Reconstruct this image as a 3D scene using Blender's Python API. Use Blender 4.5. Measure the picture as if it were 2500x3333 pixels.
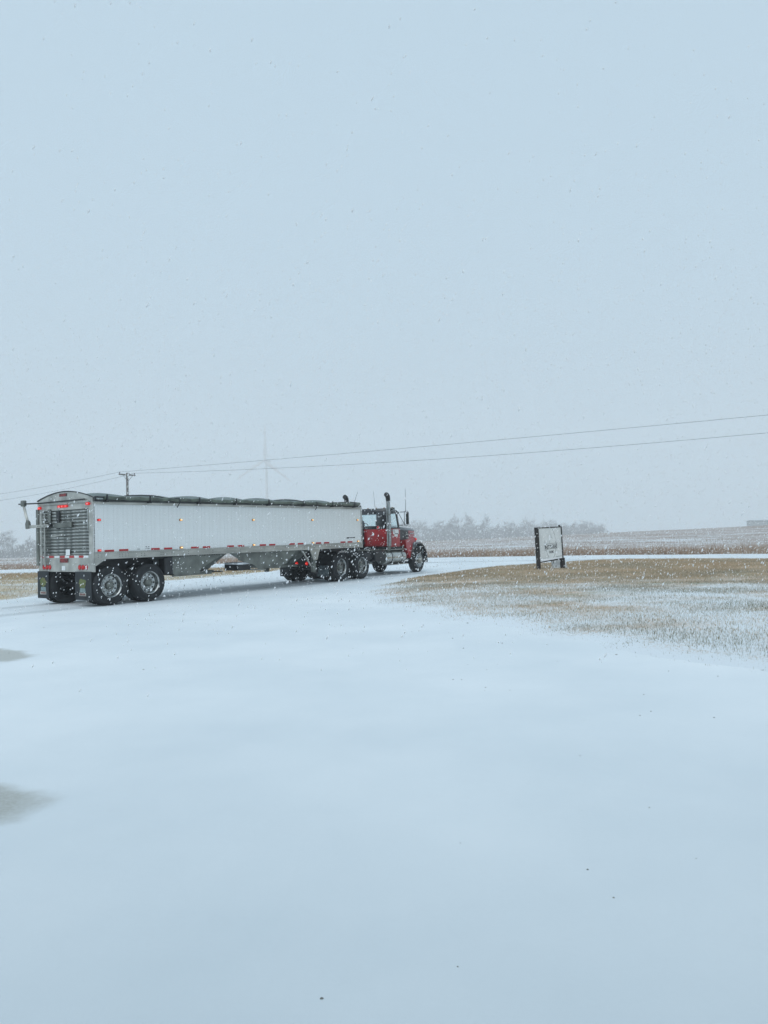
import bpy, bmesh, math, random
import numpy as np
from mathutils import Vector, Matrix

scene = bpy.context.scene
for _o in list(bpy.data.objects):
    bpy.data.objects.remove(_o)
R = math.radians
random.seed(7)
rng = np.random.default_rng(11)

# ------------------------------------------------------------------ camera
CAM_H, PITCH, ROLL = 1.616, 0.0309, 0.027
cam_data = bpy.data.cameras.new("camera")
cam_data.sensor_fit = 'HORIZONTAL'
cam_data.sensor_width = 36.0
cam_data.lens = 36.0 * 2480.0 / 2500.0
cam_data.clip_start = 0.05
cam_data.clip_end = 6000.0
cam = bpy.data.objects.new("camera", cam_data)
scene.collection.objects.link(cam)
_r, _u, _f = Vector((1, 0, 0)), Vector((0, -math.sin(PITCH), math.cos(PITCH))), Vector((0, math.cos(PITCH), math.sin(PITCH)))
_r2 = _r * math.cos(ROLL) - _u * math.sin(ROLL)
_u2 = _r * math.sin(ROLL) + _u * math.cos(ROLL)
cam.matrix_world = Matrix(((_r2.x, _u2.x, -_f.x, 0), (_r2.y, _u2.y, -_f.y, 0), (_r2.z, _u2.z, -_f.z, CAM_H), (0, 0, 0, 1)))
scene.camera = cam

# ------------------------------------------------------------------ sky and sun (snowfall under a closed overcast)
SUN_EL, SUN_AZ = R(50), R(200)
world = bpy.data.worlds.new("World")
scene.world = world
world.use_nodes = True
wn, wl = world.node_tree.nodes, world.node_tree.links
wn.clear()
w_out = wn.new('ShaderNodeOutputWorld')
w_bg = wn.new('ShaderNodeBackground')
w_sky = wn.new('ShaderNodeTexSky')
w_sky.sky_type = 'NISHITA'
w_sky.sun_disc = False
w_sky.sun_elevation = SUN_EL
w_sky.sun_rotation = SUN_AZ
w_sky.dust_density = 6.0
w_mix = wn.new('ShaderNodeMix')
w_mix.data_type = 'RGBA'
w_mix.inputs[0].default_value = 0.94          # thickness of the cloud cover over the clear sky
w_mix.inputs[7].default_value = (5.08, 6.68, 7.9, 1)
wl.new(w_sky.outputs[0], w_mix.inputs[6])
wl.new(w_mix.outputs[2], w_bg.inputs[0])
w_bg.inputs[1].default_value = 0.1
wl.new(w_bg.outputs[0], w_out.inputs[0])

sun_data = bpy.data.lights.new("sun", 'SUN')
sun_data.energy = 1.35
sun_data.angle = R(70)
sun_data.color = (0.97, 0.99, 1.0)
sun = bpy.data.objects.new("sun", sun_data)
scene.collection.objects.link(sun)
_sd = Vector((math.sin(SUN_AZ) * math.cos(SUN_EL), math.cos(SUN_AZ) * math.cos(SUN_EL), math.sin(SUN_EL)))
sun.rotation_euler = _sd.to_track_quat('Z', 'Y').to_euler()

scene.view_settings.view_transform = 'Standard'
scene.view_settings.look = 'None'
scene.view_settings.gamma = 1.0
scene.view_settings.exposure = 0.04
scene.view_settings.use_curve_mapping = False
scene.render.engine = 'CYCLES'
scene.cycles.use_denoising = True
scene.cycles.use_adaptive_sampling = True
scene.cycles.adaptive_threshold = 0.015
scene.cycles.max_bounces = 8
scene.cycles.diffuse_bounces = 3
scene.cycles.glossy_bounces = 3
scene.cycles.transmission_bounces = 4
scene.cycles.volume_bounces = 4
scene.cycles.transparent_max_bounces = 12
scene.cycles.caustics_reflective = False
scene.cycles.caustics_refractive = False

# ------------------------------------------------------------------ helpers
COL = scene.collection

def smooth(a, b, x):
    t = np.clip((np.asarray(x, float) - a) / (b - a), 0, 1)
    return t * t * (3 - 2 * t)

def gz(x, y):
    """height of the land: level yard, fields falling to the left, a low crest to the right"""
    x = np.asarray(x, float); y = np.asarray(y, float)
    z = 0.019 * np.clip(x, -150, 150) * smooth(45, 150, y) - 0.011 * np.clip(y - 150, 0, 640)
    return z

class MB:
    def __init__(s):
        s.v = []; s.f = []
    def add(s, vs, fs):
        n = len(s.v)
        s.v.extend([tuple(p) for p in vs]); s.f.extend([tuple(i + n for i in f) for f in fs])
        return s
    def box(s, x0, x1, y0, y1, z0, z1):
        return s.add([(x0, y0, z0), (x1, y0, z0), (x1, y1, z0), (x0, y1, z0), (x0, y0, z1), (x1, y0, z1), (x1, y1, z1), (x0, y1, z1)],
                     [(0, 3, 2, 1), (4, 5, 6, 7), (0, 1, 5, 4), (1, 2, 6, 5), (2, 3, 7, 6), (3, 0, 4, 7)])
    def hexa(s, lo, hi):
        """eight corners: lo ring of 4 and hi ring of 4"""
        return s.add(list(lo) + list(hi), [(0, 3, 2, 1), (4, 5, 6, 7), (0, 1, 5, 4), (1, 2, 6, 5), (2, 3, 7, 6), (3, 0, 4, 7)])
    def prism(s, poly, axis, a, b):
        """poly of 2-tuples extruded along axis from a to b; axis x -> (y,z), y -> (x,z), z -> (x,y)"""
        def P(p, c):
            return {'x': (c, p[0], p[1]), 'y': (p[0], c, p[1]), 'z': (p[0], p[1], c)}[axis]
        n = len(poly)
        vs = [P(p, a) for p in poly] + [P(p, b) for p in poly]
        fs = [tuple(range(n))[::-1], tuple(range(n, 2 * n))] + [(i, (i + 1) % n, n + (i + 1) % n, n + i) for i in range(n)]
        return s.add(vs, fs)
    def tube(s, pts, r, n=8, cap=True):
        pts = [Vector(p) for p in pts]
        rs = r if isinstance(r, (list, tuple)) else [r] * len(pts)
        rings = []
        prev = None
        for i, p in enumerate(pts):
            d = (pts[min(i + 1, len(pts) - 1)] - pts[max(i - 1, 0)]).normalized()
            if prev is None:
                a = d.orthogonal().normalized()
            else:
                a = (prev - d * prev.dot(d)).normalized()
            prev = a
            b = d.cross(a)
            rings.append([p + (a * math.cos(2 * math.pi * k / n) + b * math.sin(2 * math.pi * k / n)) * rs[i] for k in range(n)])
        vs = [q for ring in rings for q in ring]
        fs = []
        for i in range(len(pts) - 1):
            for k in range(n):
                fs.append((i * n + k, i * n + (k + 1) % n, (i + 1) * n + (k + 1) % n, (i + 1) * n + k))
        if cap:
            fs.append(tuple(range(n))[::-1]); fs.append(tuple((len(pts) - 1) * n + k for k in range(n)))
        return s.add(vs, fs)
    def lathe(s, prof, n=32, axis='y', c=(0, 0, 0), wob=None):
        """prof: list of (radius, offset along axis)"""
        vs = []; fs = []; m = len(prof)
        for k in range(n):
            a = 2 * math.pi * k / n
            for j, (r, o) in enumerate(prof):
                if wob: r = r + wob(k, j)
                if axis == 'y': vs.append((c[0] + r * math.cos(a), c[1] + o, c[2] + r * math.sin(a)))
                elif axis == 'x': vs.append((c[0] + o, c[1] + r * math.cos(a), c[2] + r * math.sin(a)))
                else: vs.append((c[0] + r * math.cos(a), c[1] + r * math.sin(a), c[2] + o))
        for k in range(n):
            for j in range(m - 1):
                a0 = k * m + j; b0 = ((k + 1) % n) * m + j
                fs.append((a0, a0 + 1, b0 + 1, b0))
        return s.add(vs, fs)
    def disc(s, r, n=20, axis='y', c=(0, 0, 0), sx=1.0, sz=1.0):
        vs = []
        for k in range(n):
            a = 2 * math.pi * k / n
            p, q = r * sx * math.cos(a), r * sz * math.sin(a)
            vs.append({'y': (c[0] + p, c[1], c[2] + q), 'x': (c[0], c[1] + p, c[2] + q), 'z': (c[0] + p, c[1] + q, c[2])}[axis])
        return s.add(vs, [tuple(range(n))])
    def mesh(s, name, bevel=0.0, smooth_angle=35, segs=1):
        me = bpy.data.meshes.new(name)
        me.from_pydata(s.v, [], s.f)
        bm = bmesh.new(); bm.from_mesh(me)
        bmesh.ops.recalc_face_normals(bm, faces=bm.faces[:])
        if bevel > 0:
            es = [e for e in bm.edges if len(e.link_faces) == 2 and e.calc_face_angle(0) > 0.5]
            bmesh.ops.bevel(bm, geom=es, offset=bevel, segments=segs, affect='EDGES', clamp_overlap=True, profile=0.6)
        bm.to_mesh(me); bm.free()
        if smooth_angle:
            me.shade_smooth()
            me.set_sharp_from_angle(angle=R(smooth_angle))
        return me
    def build(s, name, mat, parent=None, bevel=0.0, smooth_angle=35, segs=1, kind=None, loc=None):
        me = s.mesh(name, bevel, smooth_angle, segs)
        return link(name, me, mat, parent, kind, loc)

def link(name, me, mat, parent=None, kind=None, loc=None):
    if mat is not None and len(me.materials) == 0:
        me.materials.append(mat)
    o = bpy.data.objects.new(name, me)
    COL.objects.link(o)
    if parent is not None: o.parent = parent
    if kind: o["kind"] = kind
    if loc is not None: o.location = loc
    return o

def share(name, src, parent, loc, rot=None):
    o = bpy.data.objects.new(name, src.data)
    COL.objects.link(o); o.parent = parent; o.location = loc
    if rot: o.rotation_euler = rot
    return o

def thing(name, label, cat, loc=(0, 0, 0), rz=0.0, group=None):
    o = bpy.data.objects.new(name, None)
    COL.objects.link(o)
    o.location = loc; o.rotation_euler = (0, 0, rz)
    o.empty_display_size = 0.3
    return tag(o, label, cat, group)

def tag(o, label, cat, group=None, kind=None):
    o["label"] = label; o["category"] = cat
    if group: o["group"] = group
    if kind: o["kind"] = kind
    return o

def copy_tree(o, parent=None):
    c = o.copy(); COL.objects.link(c); c.parent = parent
    for ch in list(o.children):
        copy_tree(ch, c)
    return c

def raw_mesh(name, verts, faces_flat, per, mat):
    """fast mesh from numpy arrays with faces of a fixed number of corners"""
    me = bpy.data.meshes.new(name)
    nf = len(faces_flat) // per
    me.vertices.add(len(verts)); me.vertices.foreach_set("co", np.ascontiguousarray(verts, np.float32).ravel())
    me.loops.add(len(faces_flat)); me.loops.foreach_set("vertex_index", np.ascontiguousarray(faces_flat, np.int32))
    me.polygons.add(nf); me.polygons.foreach_set("loop_start", np.arange(0, nf * per, per, dtype=np.int32))
    me.update(calc_edges=True); me.validate()
    if mat is not None: me.materials.append(mat)
    return me

# ------------------------------------------------------------------ materials
def new_mat(name):
    m = bpy.data.materials.new(name); m.use_nodes = True
    nt = m.node_tree
    return m, nt, nt.nodes["Principled BSDF"]

def mat(name, col, rough=0.5, metal=0.0, var=0.12, scale=4.0, bump=0.0, bscale=None, col2=None, stretch=None, spec=None, emit=None, estr=0.0, coat=0.0):
    m, nt, b = new_mat(name)
    N, L = nt.nodes, nt.links
    b.inputs["Roughness"].default_value = rough
    b.inputs["Metallic"].default_value = metal
    if spec is not None: b.inputs["Specular IOR Level"].default_value = spec
    if coat: b.inputs["Coat Weight"].default_value = coat
    tc = N.new('ShaderNodeTexCoord'); mp = N.new('ShaderNodeMapping')
    L.new(tc.outputs["Object"], mp.inputs[0])
    if stretch: mp.inputs["Scale"].default_value = stretch
    nz = N.new('ShaderNodeTexNoise'); nz.inputs["Scale"].default_value = scale; nz.inputs["Detail"].default_value = 6
    L.new(mp.outputs[0], nz.inputs[0])
    mx = N.new('ShaderNodeMix'); mx.data_type = 'RGBA'
    c2 = col2 if col2 else tuple(max(0, c * (1 - var * 2)) for c in col)
    c1 = col if col2 else tuple(min(1, c * (1 + var)) for c in col)
    mx.inputs[6].default_value = (*c1, 1); mx.inputs[7].default_value = (*c2, 1)
    rp = N.new('ShaderNodeMapRange'); rp.inputs[1].default_value = 0.35; rp.inputs[2].default_value = 0.68
    L.new(nz.outputs[0], rp.inputs[0]); L.new(rp.outputs[0], mx.inputs[0])
    L.new(mx.outputs[2], b.inputs["Base Color"])
    if bump:
        n2 = N.new('ShaderNodeTexNoise'); n2.inputs["Scale"].default_value = bscale or scale * 6; n2.inputs["Detail"].default_value = 4
        L.new(mp.outputs[0], n2.inputs[0])
        bp = N.new('ShaderNodeBump'); bp.inputs["Strength"].default_value = bump; bp.inputs["Distance"].default_value = 0.02
        L.new(n2.outputs[0], bp.inputs["Height"]); L.new(bp.outputs[0], b.inputs["Normal"])
    if emit:
        b.inputs["Emission Color"].default_value = (*emit, 1); b.inputs["Emission Strength"].default_value = estr
    return m

M = {}
M['panel'] = mat('panel_white_paint', (0.76, 0.775, 0.77), 0.38, 0, 0.06, 2.0, 0.05, 3, col2=(0.68, 0.69, 0.675), stretch=(2.5, 1, 0.45))
M['alu'] = mat('aluminium_dull', (0.46, 0.455, 0.42), 0.38, 0.75, 0.16, 3.0, 0.08, 30, stretch=(0.4, 1, 1))
M['alu_bright'] = mat('aluminium_polished', (0.50, 0.505, 0.48), 0.25, 0.95, 0.12, 5.0, 0.10, 9)
M['alu_dirty'] = mat('aluminium_road_grime', (0.17, 0.18, 0.162), 0.5, 0.45, 0.2, 3.0, 0.10, 20)
M['chrome'] = mat('chrome', (0.46, 0.47, 0.46), 0.20, 1.0, 0.25, 6.0, col2=(0.27, 0.28, 0.28))
M['slat'] = mat('slat_caked', (0.50, 0.505, 0.48), 0.32, 0.8, 0.2, 3.0, 0.12, 12, col2=(0.13, 0.14, 0.13), stretch=(1, 1.6, 2.2))
M['rubber'] = mat('tyre_rubber', (0.008, 0.009, 0.010), 0.8, 0, 0.3, 6.0, 0.15, 60, col2=(0.018, 0.020, 0.023))
M['black'] = mat('black_steel', (0.012, 0.013, 0.015), 0.45, 0, 0.3, 6.0)
M['flap'] = mat('flap_rubber', (0.012, 0.016, 0.020), 0.6, 0, 0.3, 5.0)
M['flap_grey'] = mat('flap_snow_caked', (0.10, 0.13, 0.14), 0.8, 0, 0.35, 9.0, 0.2, 30)
M['tarp'] = mat('tarp_vinyl', (0.15, 0.185, 0.175), 0.55, 0, 0.15, 2.5, 0.15, 14, col2=(0.10, 0.125, 0.118))
M['tarp_roll'] = mat('tarp_roll_vinyl', (0.10, 0.12, 0.095), 0.5, 0, 0.3, 5.0, 0.15, 20)
M['red'] = mat('red_truck_paint', (0.40, 0.004, 0.010), 0.36, 0, 0.12, 3.5, 0.06, 3, col2=(0.27, 0.012, 0.016), coat=0.35)
M['blackpaint'] = mat('black_truck_paint', (0.010, 0.012, 0.016), 0.22, 0, 0.2, 2.0, coat=0.6)
M['reflector'] = mat('red_reflective_tape', (0.42, 0.012, 0.015), 0.35, 0, 0.15, 20.0)
M['reflector_dim'] = mat('red_reflector_dirty', (0.20, 0.012, 0.014), 0.4, 0, 0.4, 14.0)
M['red_lens'] = mat('red_lens_lit', (0.5, 0.01, 0.01), 0.25, 0, 0.1, 10, emit=(1.0, 0.012, 0.008), estr=0.42)
M['red_lens_dim'] = mat('red_lens', (0.34, 0.008, 0.010), 0.25, 0, 0.15, 10, emit=(1.0, 0.02, 0.02), estr=0.12)
M['amber_lens'] = mat('amber_lens_lit', (0.75, 0.30, 0.03), 0.25, 0, 0.1, 10, emit=(1.0, 0.45, 0.08), estr=0.8)
M['amber_base'] = mat('amber_lamp_base', (0.22, 0.10, 0.03), 0.4)
M['hot_red'] = mat('red_bulb', (1.0, 0.25, 0.2), 0.3, emit=(1.0, 0.10, 0.06), estr=0.9)
M['hot_amber'] = mat('amber_bulb', (1.0, 0.8, 0.5), 0.3, emit=(1.0, 0.80, 0.45), estr=1.8)
M['white'] = mat('white_sheet', (0.75, 0.77, 0.77), 0.5, 0, 0.06, 5.0)
M['signwhite'] = mat('sign_panel_white', (0.70, 0.74, 0.75), 0.45, 0, 0.06, 2.5)
M['ink'] = mat('black_ink', (0.012, 0.016, 0.020), 0.6)
M['inkgrey'] = mat('grey_ink', (0.12, 0.14, 0.15), 0.6)
M['post'] = mat('dark_wood_post', (0.020, 0.018, 0.017), 0.8, 0, 0.4, 9.0, 0.3, 40, stretch=(1, 1, 0.25))
M['poleweed'] = mat('weathered_pole', (0.16, 0.15, 0.14), 0.9, 0, 0.25, 6.0, 0.3, 30, stretch=(1, 1, 0.2))
M['wire'] = mat('wire', (0.10, 0.11, 0.12), 0.5, 0.2)
M['ceramic'] = mat('insulator', (0.10, 0.09, 0.09), 0.3)
M['turbine'] = mat('turbine_white', (0.60, 0.61, 0.61), 0.5, 0, 0.05, 0.3)
M['bark'] = mat('bark_bare', (0.22, 0.215, 0.21), 0.9, 0, 0.3, 3.0)
M['twig'] = mat('haze_paled_twigs', (0.30, 0.30, 0.305), 0.9, 0, 0.3, 2.0)  # bark and twigs paled, putting extra distance haze into their colour
M['shed'] = mat('shed_steel', (0.42, 0.46, 0.46), 0.5, 0.1, 0.1, 0.6)
M['shed_roof'] = mat('shed_roof_steel', (0.26, 0.29, 0.30), 0.5, 0.1, 0.1, 0.6)
M['gravel'] = mat('gravel_bits', (0.27, 0.27, 0.25), 0.9, 0, 0.4, 20.0)
M['snowcap'] = mat('settled_snow', (0.84, 0.87, 0.90), 0.8, 0, 0.03, 4.0, 0.2, 20)
M['emblem'] = mat('emblem_green', (0.10, 0.15, 0.045), 0.7, 0, 0.3, 14.0, col2=(0.17, 0.15, 0.06))
M['emblem_pale'] = mat('emblem_pale', (0.22, 0.30, 0.31), 0.6, 0, 0.2, 30.0)
M['emblem_red'] = mat('emblem_red', (0.24, 0.06, 0.05), 0.6, 0, 0.3, 30.0)
M['seat'] = mat('seat_cloth', (0.03, 0.032, 0.036), 0.9)

def glass_mat(name, tint, t=0.75):
    m = bpy.data.materials.new(name); m.use_nodes = True
    nt = m.node_tree; N, L = nt.nodes, nt.links
    N.clear()
    out = N.new('ShaderNodeOutputMaterial'); mx = N.new('ShaderNodeMixShader')
    tr = N.new('ShaderNodeBsdfTransparent'); gl = N.new('ShaderNodeBsdfGlossy')
    tr.inputs[0].default_value = (*tint, 1); gl.inputs[0].default_value = (0.9, 0.95, 1, 1); gl.inputs["Roughness"].default_value = 0.03
    lw = N.new('ShaderNodeLayerWeight'); lw.inputs[0].default_value = 0.22
    fr = N.new('ShaderNodeMath'); fr.operation = 'MULTIPLY'; L.new(lw.outputs["Facing"], fr.inputs[0]); fr.inputs[1].default_value = 0.45
    L.new(fr.outputs[0], mx.inputs[0]); L.new(tr.outputs[0], mx.inputs[1]); L.new(gl.outputs[0], mx.inputs[2]); L.new(mx.outputs[0], out.inputs[0])
    return m
M['glass'] = glass_mat('cab_glass', (0.95, 0.985, 0.985))

def snow_mat(name, tracks=False):
    m, nt, b = new_mat(name)
    N, L = nt.nodes, nt.links
    b.inputs["Roughness"].default_value = 0.65
    b.inputs["Specular IOR Level"].default_value = 0.3
    tc = N.new('ShaderNodeTexCoord')
    n1 = N.new('ShaderNodeTexNoise'); n1.inputs["Scale"].default_value = 0.35; n1.inputs["Detail"].default_value = 7; n1.inputs["Roughness"].default_value = 0.55
    L.new(tc.outputs["Object"], n1.inputs[0])
    base = N.new('ShaderNodeMix'); base.data_type = 'RGBA'
    base.inputs[6].default_value = (0.68, 0.735, 0.77, 1); base.inputs[7].default_value = (0.78, 0.82, 0.845, 1)
    rb = N.new('ShaderNodeMapRange'); rb.inputs[1].default_value = 0.34; rb.inputs[2].default_value = 0.66; L.new(n1.outputs[0], rb.inputs[0]); L.new(rb.outputs[0], base.inputs[0])
    last = base.outputs[2]
    def mixin(fac, col):
        nonlocal last
        mm = N.new('ShaderNodeMix'); mm.data_type = 'RGBA'
        L.new(fac, mm.inputs[0]); L.new(last, mm.inputs[6]); mm.inputs[7].default_value = (*col, 1)
        last = mm.outputs[2]
    def math_(op, a, c, clamp=False):
        k = N.new('ShaderNodeMath'); k.operation = op; k.use_clamp = clamp
        for i, q in enumerate((a, c)):
            if q is None: continue
            if isinstance(q, (int, float)): k.inputs[i].default_value = q
            else: L.new(q, k.inputs[i])
        return k.outputs[0]
    def rng_(v, a, c, d=0.0, e=1.0):
        k = N.new('ShaderNodeMapRange'); k.interpolation_type = 'SMOOTHSTEP'
        L.new(v, k.inputs[0])
        for i, q in enumerate((a, c, d, e)): k.inputs[i + 1].default_value = q
        return k.outputs[0]
    nbig = N.new('ShaderNodeTexNoise'); nbig.inputs["Scale"].default_value = 2.2; nbig.inputs["Detail"].default_value = 5
    L.new(tc.outputs["Object"], nbig.inputs[0])
    ngrit = N.new('ShaderNodeTexNoise'); ngrit.inputs['Scale'].default_value = 45; ngrit.inputs['Detail'].default_value = 6
    L.new(tc.outputs['Object'], ngrit.inputs[0])
    if tracks:
        # bare wet patches of the lot, each with its own soft ragged outline
        for (cx, cy, ex, ey, rz) in ((-6.15, 11.35, 1.15, 0.62, -0.55), (-2.84, 4.66, 0.70, 0.52, 0.30)):
            mp = N.new('ShaderNodeMapping'); mp.vector_type = 'TEXTURE'
            mp.inputs["Location"].default_value = (cx, cy, 0); mp.inputs["Rotation"].default_value = (0, 0, rz); mp.inputs["Scale"].default_value = (ex, ey, 1)
            L.new(tc.outputs["Object"], mp.inputs[0])
            ln = N.new('ShaderNodeVectorMath'); ln.operation = 'LENGTH'; L.new(mp.outputs[0], ln.inputs[0])
            d = math_('ADD', ln.outputs["Value"], math_('MULTIPLY', math_('SUBTRACT', nbig.outputs[0], 0.5), 0.6))
            mixin(math_('MULTIPLY', rng_(d, 0.78, 1.08, 0.66, 0.0), math_('ADD', 0.55, math_('MULTIPLY', ngrit.outputs[0], 0.9))), (0.33, 0.325, 0.275))
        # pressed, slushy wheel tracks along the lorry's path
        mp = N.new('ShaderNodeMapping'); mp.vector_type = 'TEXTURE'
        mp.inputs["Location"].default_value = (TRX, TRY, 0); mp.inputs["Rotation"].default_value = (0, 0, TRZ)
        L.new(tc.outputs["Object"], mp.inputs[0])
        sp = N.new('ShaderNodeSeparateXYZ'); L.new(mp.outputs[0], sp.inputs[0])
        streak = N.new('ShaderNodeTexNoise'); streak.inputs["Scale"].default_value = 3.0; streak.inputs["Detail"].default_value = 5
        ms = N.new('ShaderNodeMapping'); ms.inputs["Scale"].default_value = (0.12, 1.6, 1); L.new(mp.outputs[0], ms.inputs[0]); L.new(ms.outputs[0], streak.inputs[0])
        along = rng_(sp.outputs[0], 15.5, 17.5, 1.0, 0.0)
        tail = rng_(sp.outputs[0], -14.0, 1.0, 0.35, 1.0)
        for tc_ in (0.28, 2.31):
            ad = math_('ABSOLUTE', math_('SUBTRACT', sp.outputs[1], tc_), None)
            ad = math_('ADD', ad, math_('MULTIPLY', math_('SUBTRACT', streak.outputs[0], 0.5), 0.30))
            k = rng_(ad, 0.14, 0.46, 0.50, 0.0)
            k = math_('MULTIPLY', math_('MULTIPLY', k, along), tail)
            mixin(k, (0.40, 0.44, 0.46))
    L.new(last, b.inputs["Base Color"])
    n2 = N.new('ShaderNodeTexNoise'); n2.inputs["Scale"].default_value = 14; n2.inputs["Detail"].default_value = 8; n2.inputs["Roughness"].default_value = 0.65
    L.new(tc.outputs["Object"], n2.inputs[0])
    n3 = N.new('ShaderNodeTexNoise'); n3.inputs["Scale"].default_value = 0.8; n3.inputs["Detail"].default_value = 4
    L.new(tc.outputs["Object"], n3.inputs[0])
    hh = math_('ADD', math_('MULTIPLY', n2.outputs[0], 0.35), math_('MULTIPLY', n3.outputs[0], 2.5))
    bp = N.new('ShaderNodeBump'); bp.inputs["Strength"].default_value = 0.35; bp.inputs["Distance"].default_value = 0.03
    L.new(hh, bp.inputs["Height"]); L.new(bp.outputs[0], b.inputs["Normal"])
    return m

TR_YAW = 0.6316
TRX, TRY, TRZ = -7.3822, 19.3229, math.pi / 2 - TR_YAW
M['snow'] = snow_mat('snow_cover')
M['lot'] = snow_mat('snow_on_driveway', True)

def ground_mix(name, thatch_a, thatch_b, green, snow_bias, xs, ys, scale=0.5, rowdir=None, fsc=30.0):
    """dead grass or stubble soil with drifted snow lying in streaks"""
    m, nt, b = new_mat(name)
    N, L = nt.nodes, nt.links
    b.inputs["Roughness"].default_value = 0.9; b.inputs["Specular IOR Level"].default_value = 0.15
    tc = N.new('ShaderNodeTexCoord')
    def noise(s, sx, sy, det=6):
        mp = N.new('ShaderNodeMapping'); mp.inputs["Scale"].default_value = (sx, sy, 1)
        if rowdir is not None: mp.inputs["Rotation"].default_value = (0, 0, rowdir)
        L.new(tc.outputs["Object"], mp.inputs[0])
        n = N.new('ShaderNodeTexNoise'); n.inputs["Scale"].default_value = s; n.inputs["Detail"].default_value = det; n.inputs["Roughness"].default_value = 0.6
        L.new(mp.outputs[0], n.inputs[0]); return n.outputs[0]
    def ramp(v, a, c):
        k = N.new('ShaderNodeMapRange'); k.interpolation_type = 'SMOOTHSTEP'; k.inputs[1].default_value = a; k.inputs[2].default_value = c
        L.new(v, k.inputs[0]); return k.outputs[0]
    def mix(f, a, c):
        k = N.new('ShaderNodeMix'); k.data_type = 'RGBA'; L.new(f, k.inputs[0])
        for i, q in ((6, a), (7, c)):
            if isinstance(q, tuple): k.inputs[i].default_value = (*q, 1)
            else: L.new(q, k.inputs[i])
        return k.outputs[2]
    c = mix(ramp(noise(scale * 2.5, xs, ys), 0.4, 0.62), thatch_a, thatch_b)
    c = mix(ramp(noise(scale * 1.7, xs, ys, 4), 0.52, 0.70), c, green)
    streak = noise(scale, xs, ys, 7)
    fine = noise(fsc, 1.0, 0.7, 5)
    at = N.new('ShaderNodeAttribute'); at.attribute_name = 'snow'
    s = N.new('ShaderNodeMath'); s.operation = 'MULTIPLY_ADD'; L.new(fine, s.inputs[0]); s.inputs[1].default_value = 0.80
    sk = N.new('ShaderNodeMath'); sk.operation = 'MULTIPLY_ADD'; L.new(streak, sk.inputs[0]); sk.inputs[1].default_value = 0.85; sk.inputs[2].default_value = 0.05; L.new(sk.outputs[0], s.inputs[2])
    s2 = N.new('ShaderNodeMath'); s2.operation = 'ADD'; L.new(s.outputs[0], s2.inputs[0]); L.new(at.outputs["Fac"], s2.inputs[1])
    c = mix(ramp(s2.outputs[0], snow_bias, snow_bias + 0.30), c, (0.73, 0.775, 0.81))
    L.new(c, b.inputs["Base Color"])
    bp = N.new('ShaderNodeBump'); bp.inputs["Strength"].default_value = 0.6; bp.inputs["Distance"].default_value = 0.03
    L.new(fine, bp.inputs["Height"]); L.new(bp.outputs[0], b.inputs["Normal"])
    return m

M['lawn'] = ground_mix('lawn_thatch_under_snow', (0.54, 0.40, 0.28), (0.44, 0.34, 0.24), (0.31, 0.29, 0.185), 0.85, 0.75, 0.8)
M['verge'] = ground_mix('verge_thatch_under_snow', (0.52, 0.42, 0.28), (0.42, 0.345, 0.235), (0.27, 0.265, 0.17), 0.85, 0.6, 0.8)
M['field'] = ground_mix('stubble_field_under_snow', (0.36, 0.275, 0.235), (0.30, 0.23, 0.19), (0.26, 0.21, 0.17), 0.755, 0.22, 0.75, 0.45, rowdir=0.38, fsc=7.0)

def blade_mat(name, cols):
    m, nt, b = new_mat(name)
    N, L = nt.nodes, nt.links
    b.inputs["Roughness"].default_value = 0.8; b.inputs["Specular IOR Level"].default_value = 0.2
    g = N.new('ShaderNodeNewGeometry'); r = N.new('ShaderNodeValToRGB')
    L.new(g.outputs["Random Per Island"], r.inputs[0])
    el = r.color_ramp.elements
    while len(el) < len(cols): el.new(0.5)
    for i, c in enumerate(cols):
        el[i].position = i / (len(cols) - 1); el[i].color = (*c, 1)
    L.new(r.outputs[0], b.inputs["Base Color"])
    return m
M['grass'] = blade_mat('dry_grass_blades', [(0.56, 0.42, 0.29), (0.42, 0.325, 0.215), (0.30, 0.27, 0.17), (0.53, 0.38, 0.265), (0.64, 0.51, 0.375)])
M['grass_green'] = blade_mat('frosted_grass_blades', [(0.15, 0.165, 0.11), (0.30, 0.275, 0.19), (0.11, 0.125, 0.085), (0.40, 0.34, 0.25), (0.62, 0.64, 0.63)])
M['tallgrass'] = blade_mat('tall_dead_grass', [(0.54, 0.40, 0.31), (0.42, 0.30, 0.22), (0.32, 0.23, 0.17), (0.60, 0.48, 0.38), (0.26, 0.19, 0.15)])
M['stubble'] = blade_mat('corn_stubble', [(0.36, 0.28, 0.20), (0.26, 0.19, 0.13), (0.44, 0.36, 0.28), (0.20, 0.15, 0.11)])
m, nt, b = new_mat('snowflake')
b.inputs["Base Color"].default_value = (0.98, 0.985, 0.99, 1); b.inputs["Roughness"].default_value = 0.8
tl_ = nt.nodes.new('ShaderNodeBsdfTranslucent'); tl_.inputs[0].default_value = (0.98, 0.985, 0.99, 1)
mx_ = nt.nodes.new('ShaderNodeMixShader'); mx_.inputs[0].default_value = 0.5
nt.links.new(b.outputs[0], mx_.inputs[1]); nt.links.new(tl_.outputs[0], mx_.inputs[2]); nt.links.new(mx_.outputs[0], nt.nodes["Material Output"].inputs[0])
M['flake'] = m

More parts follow.
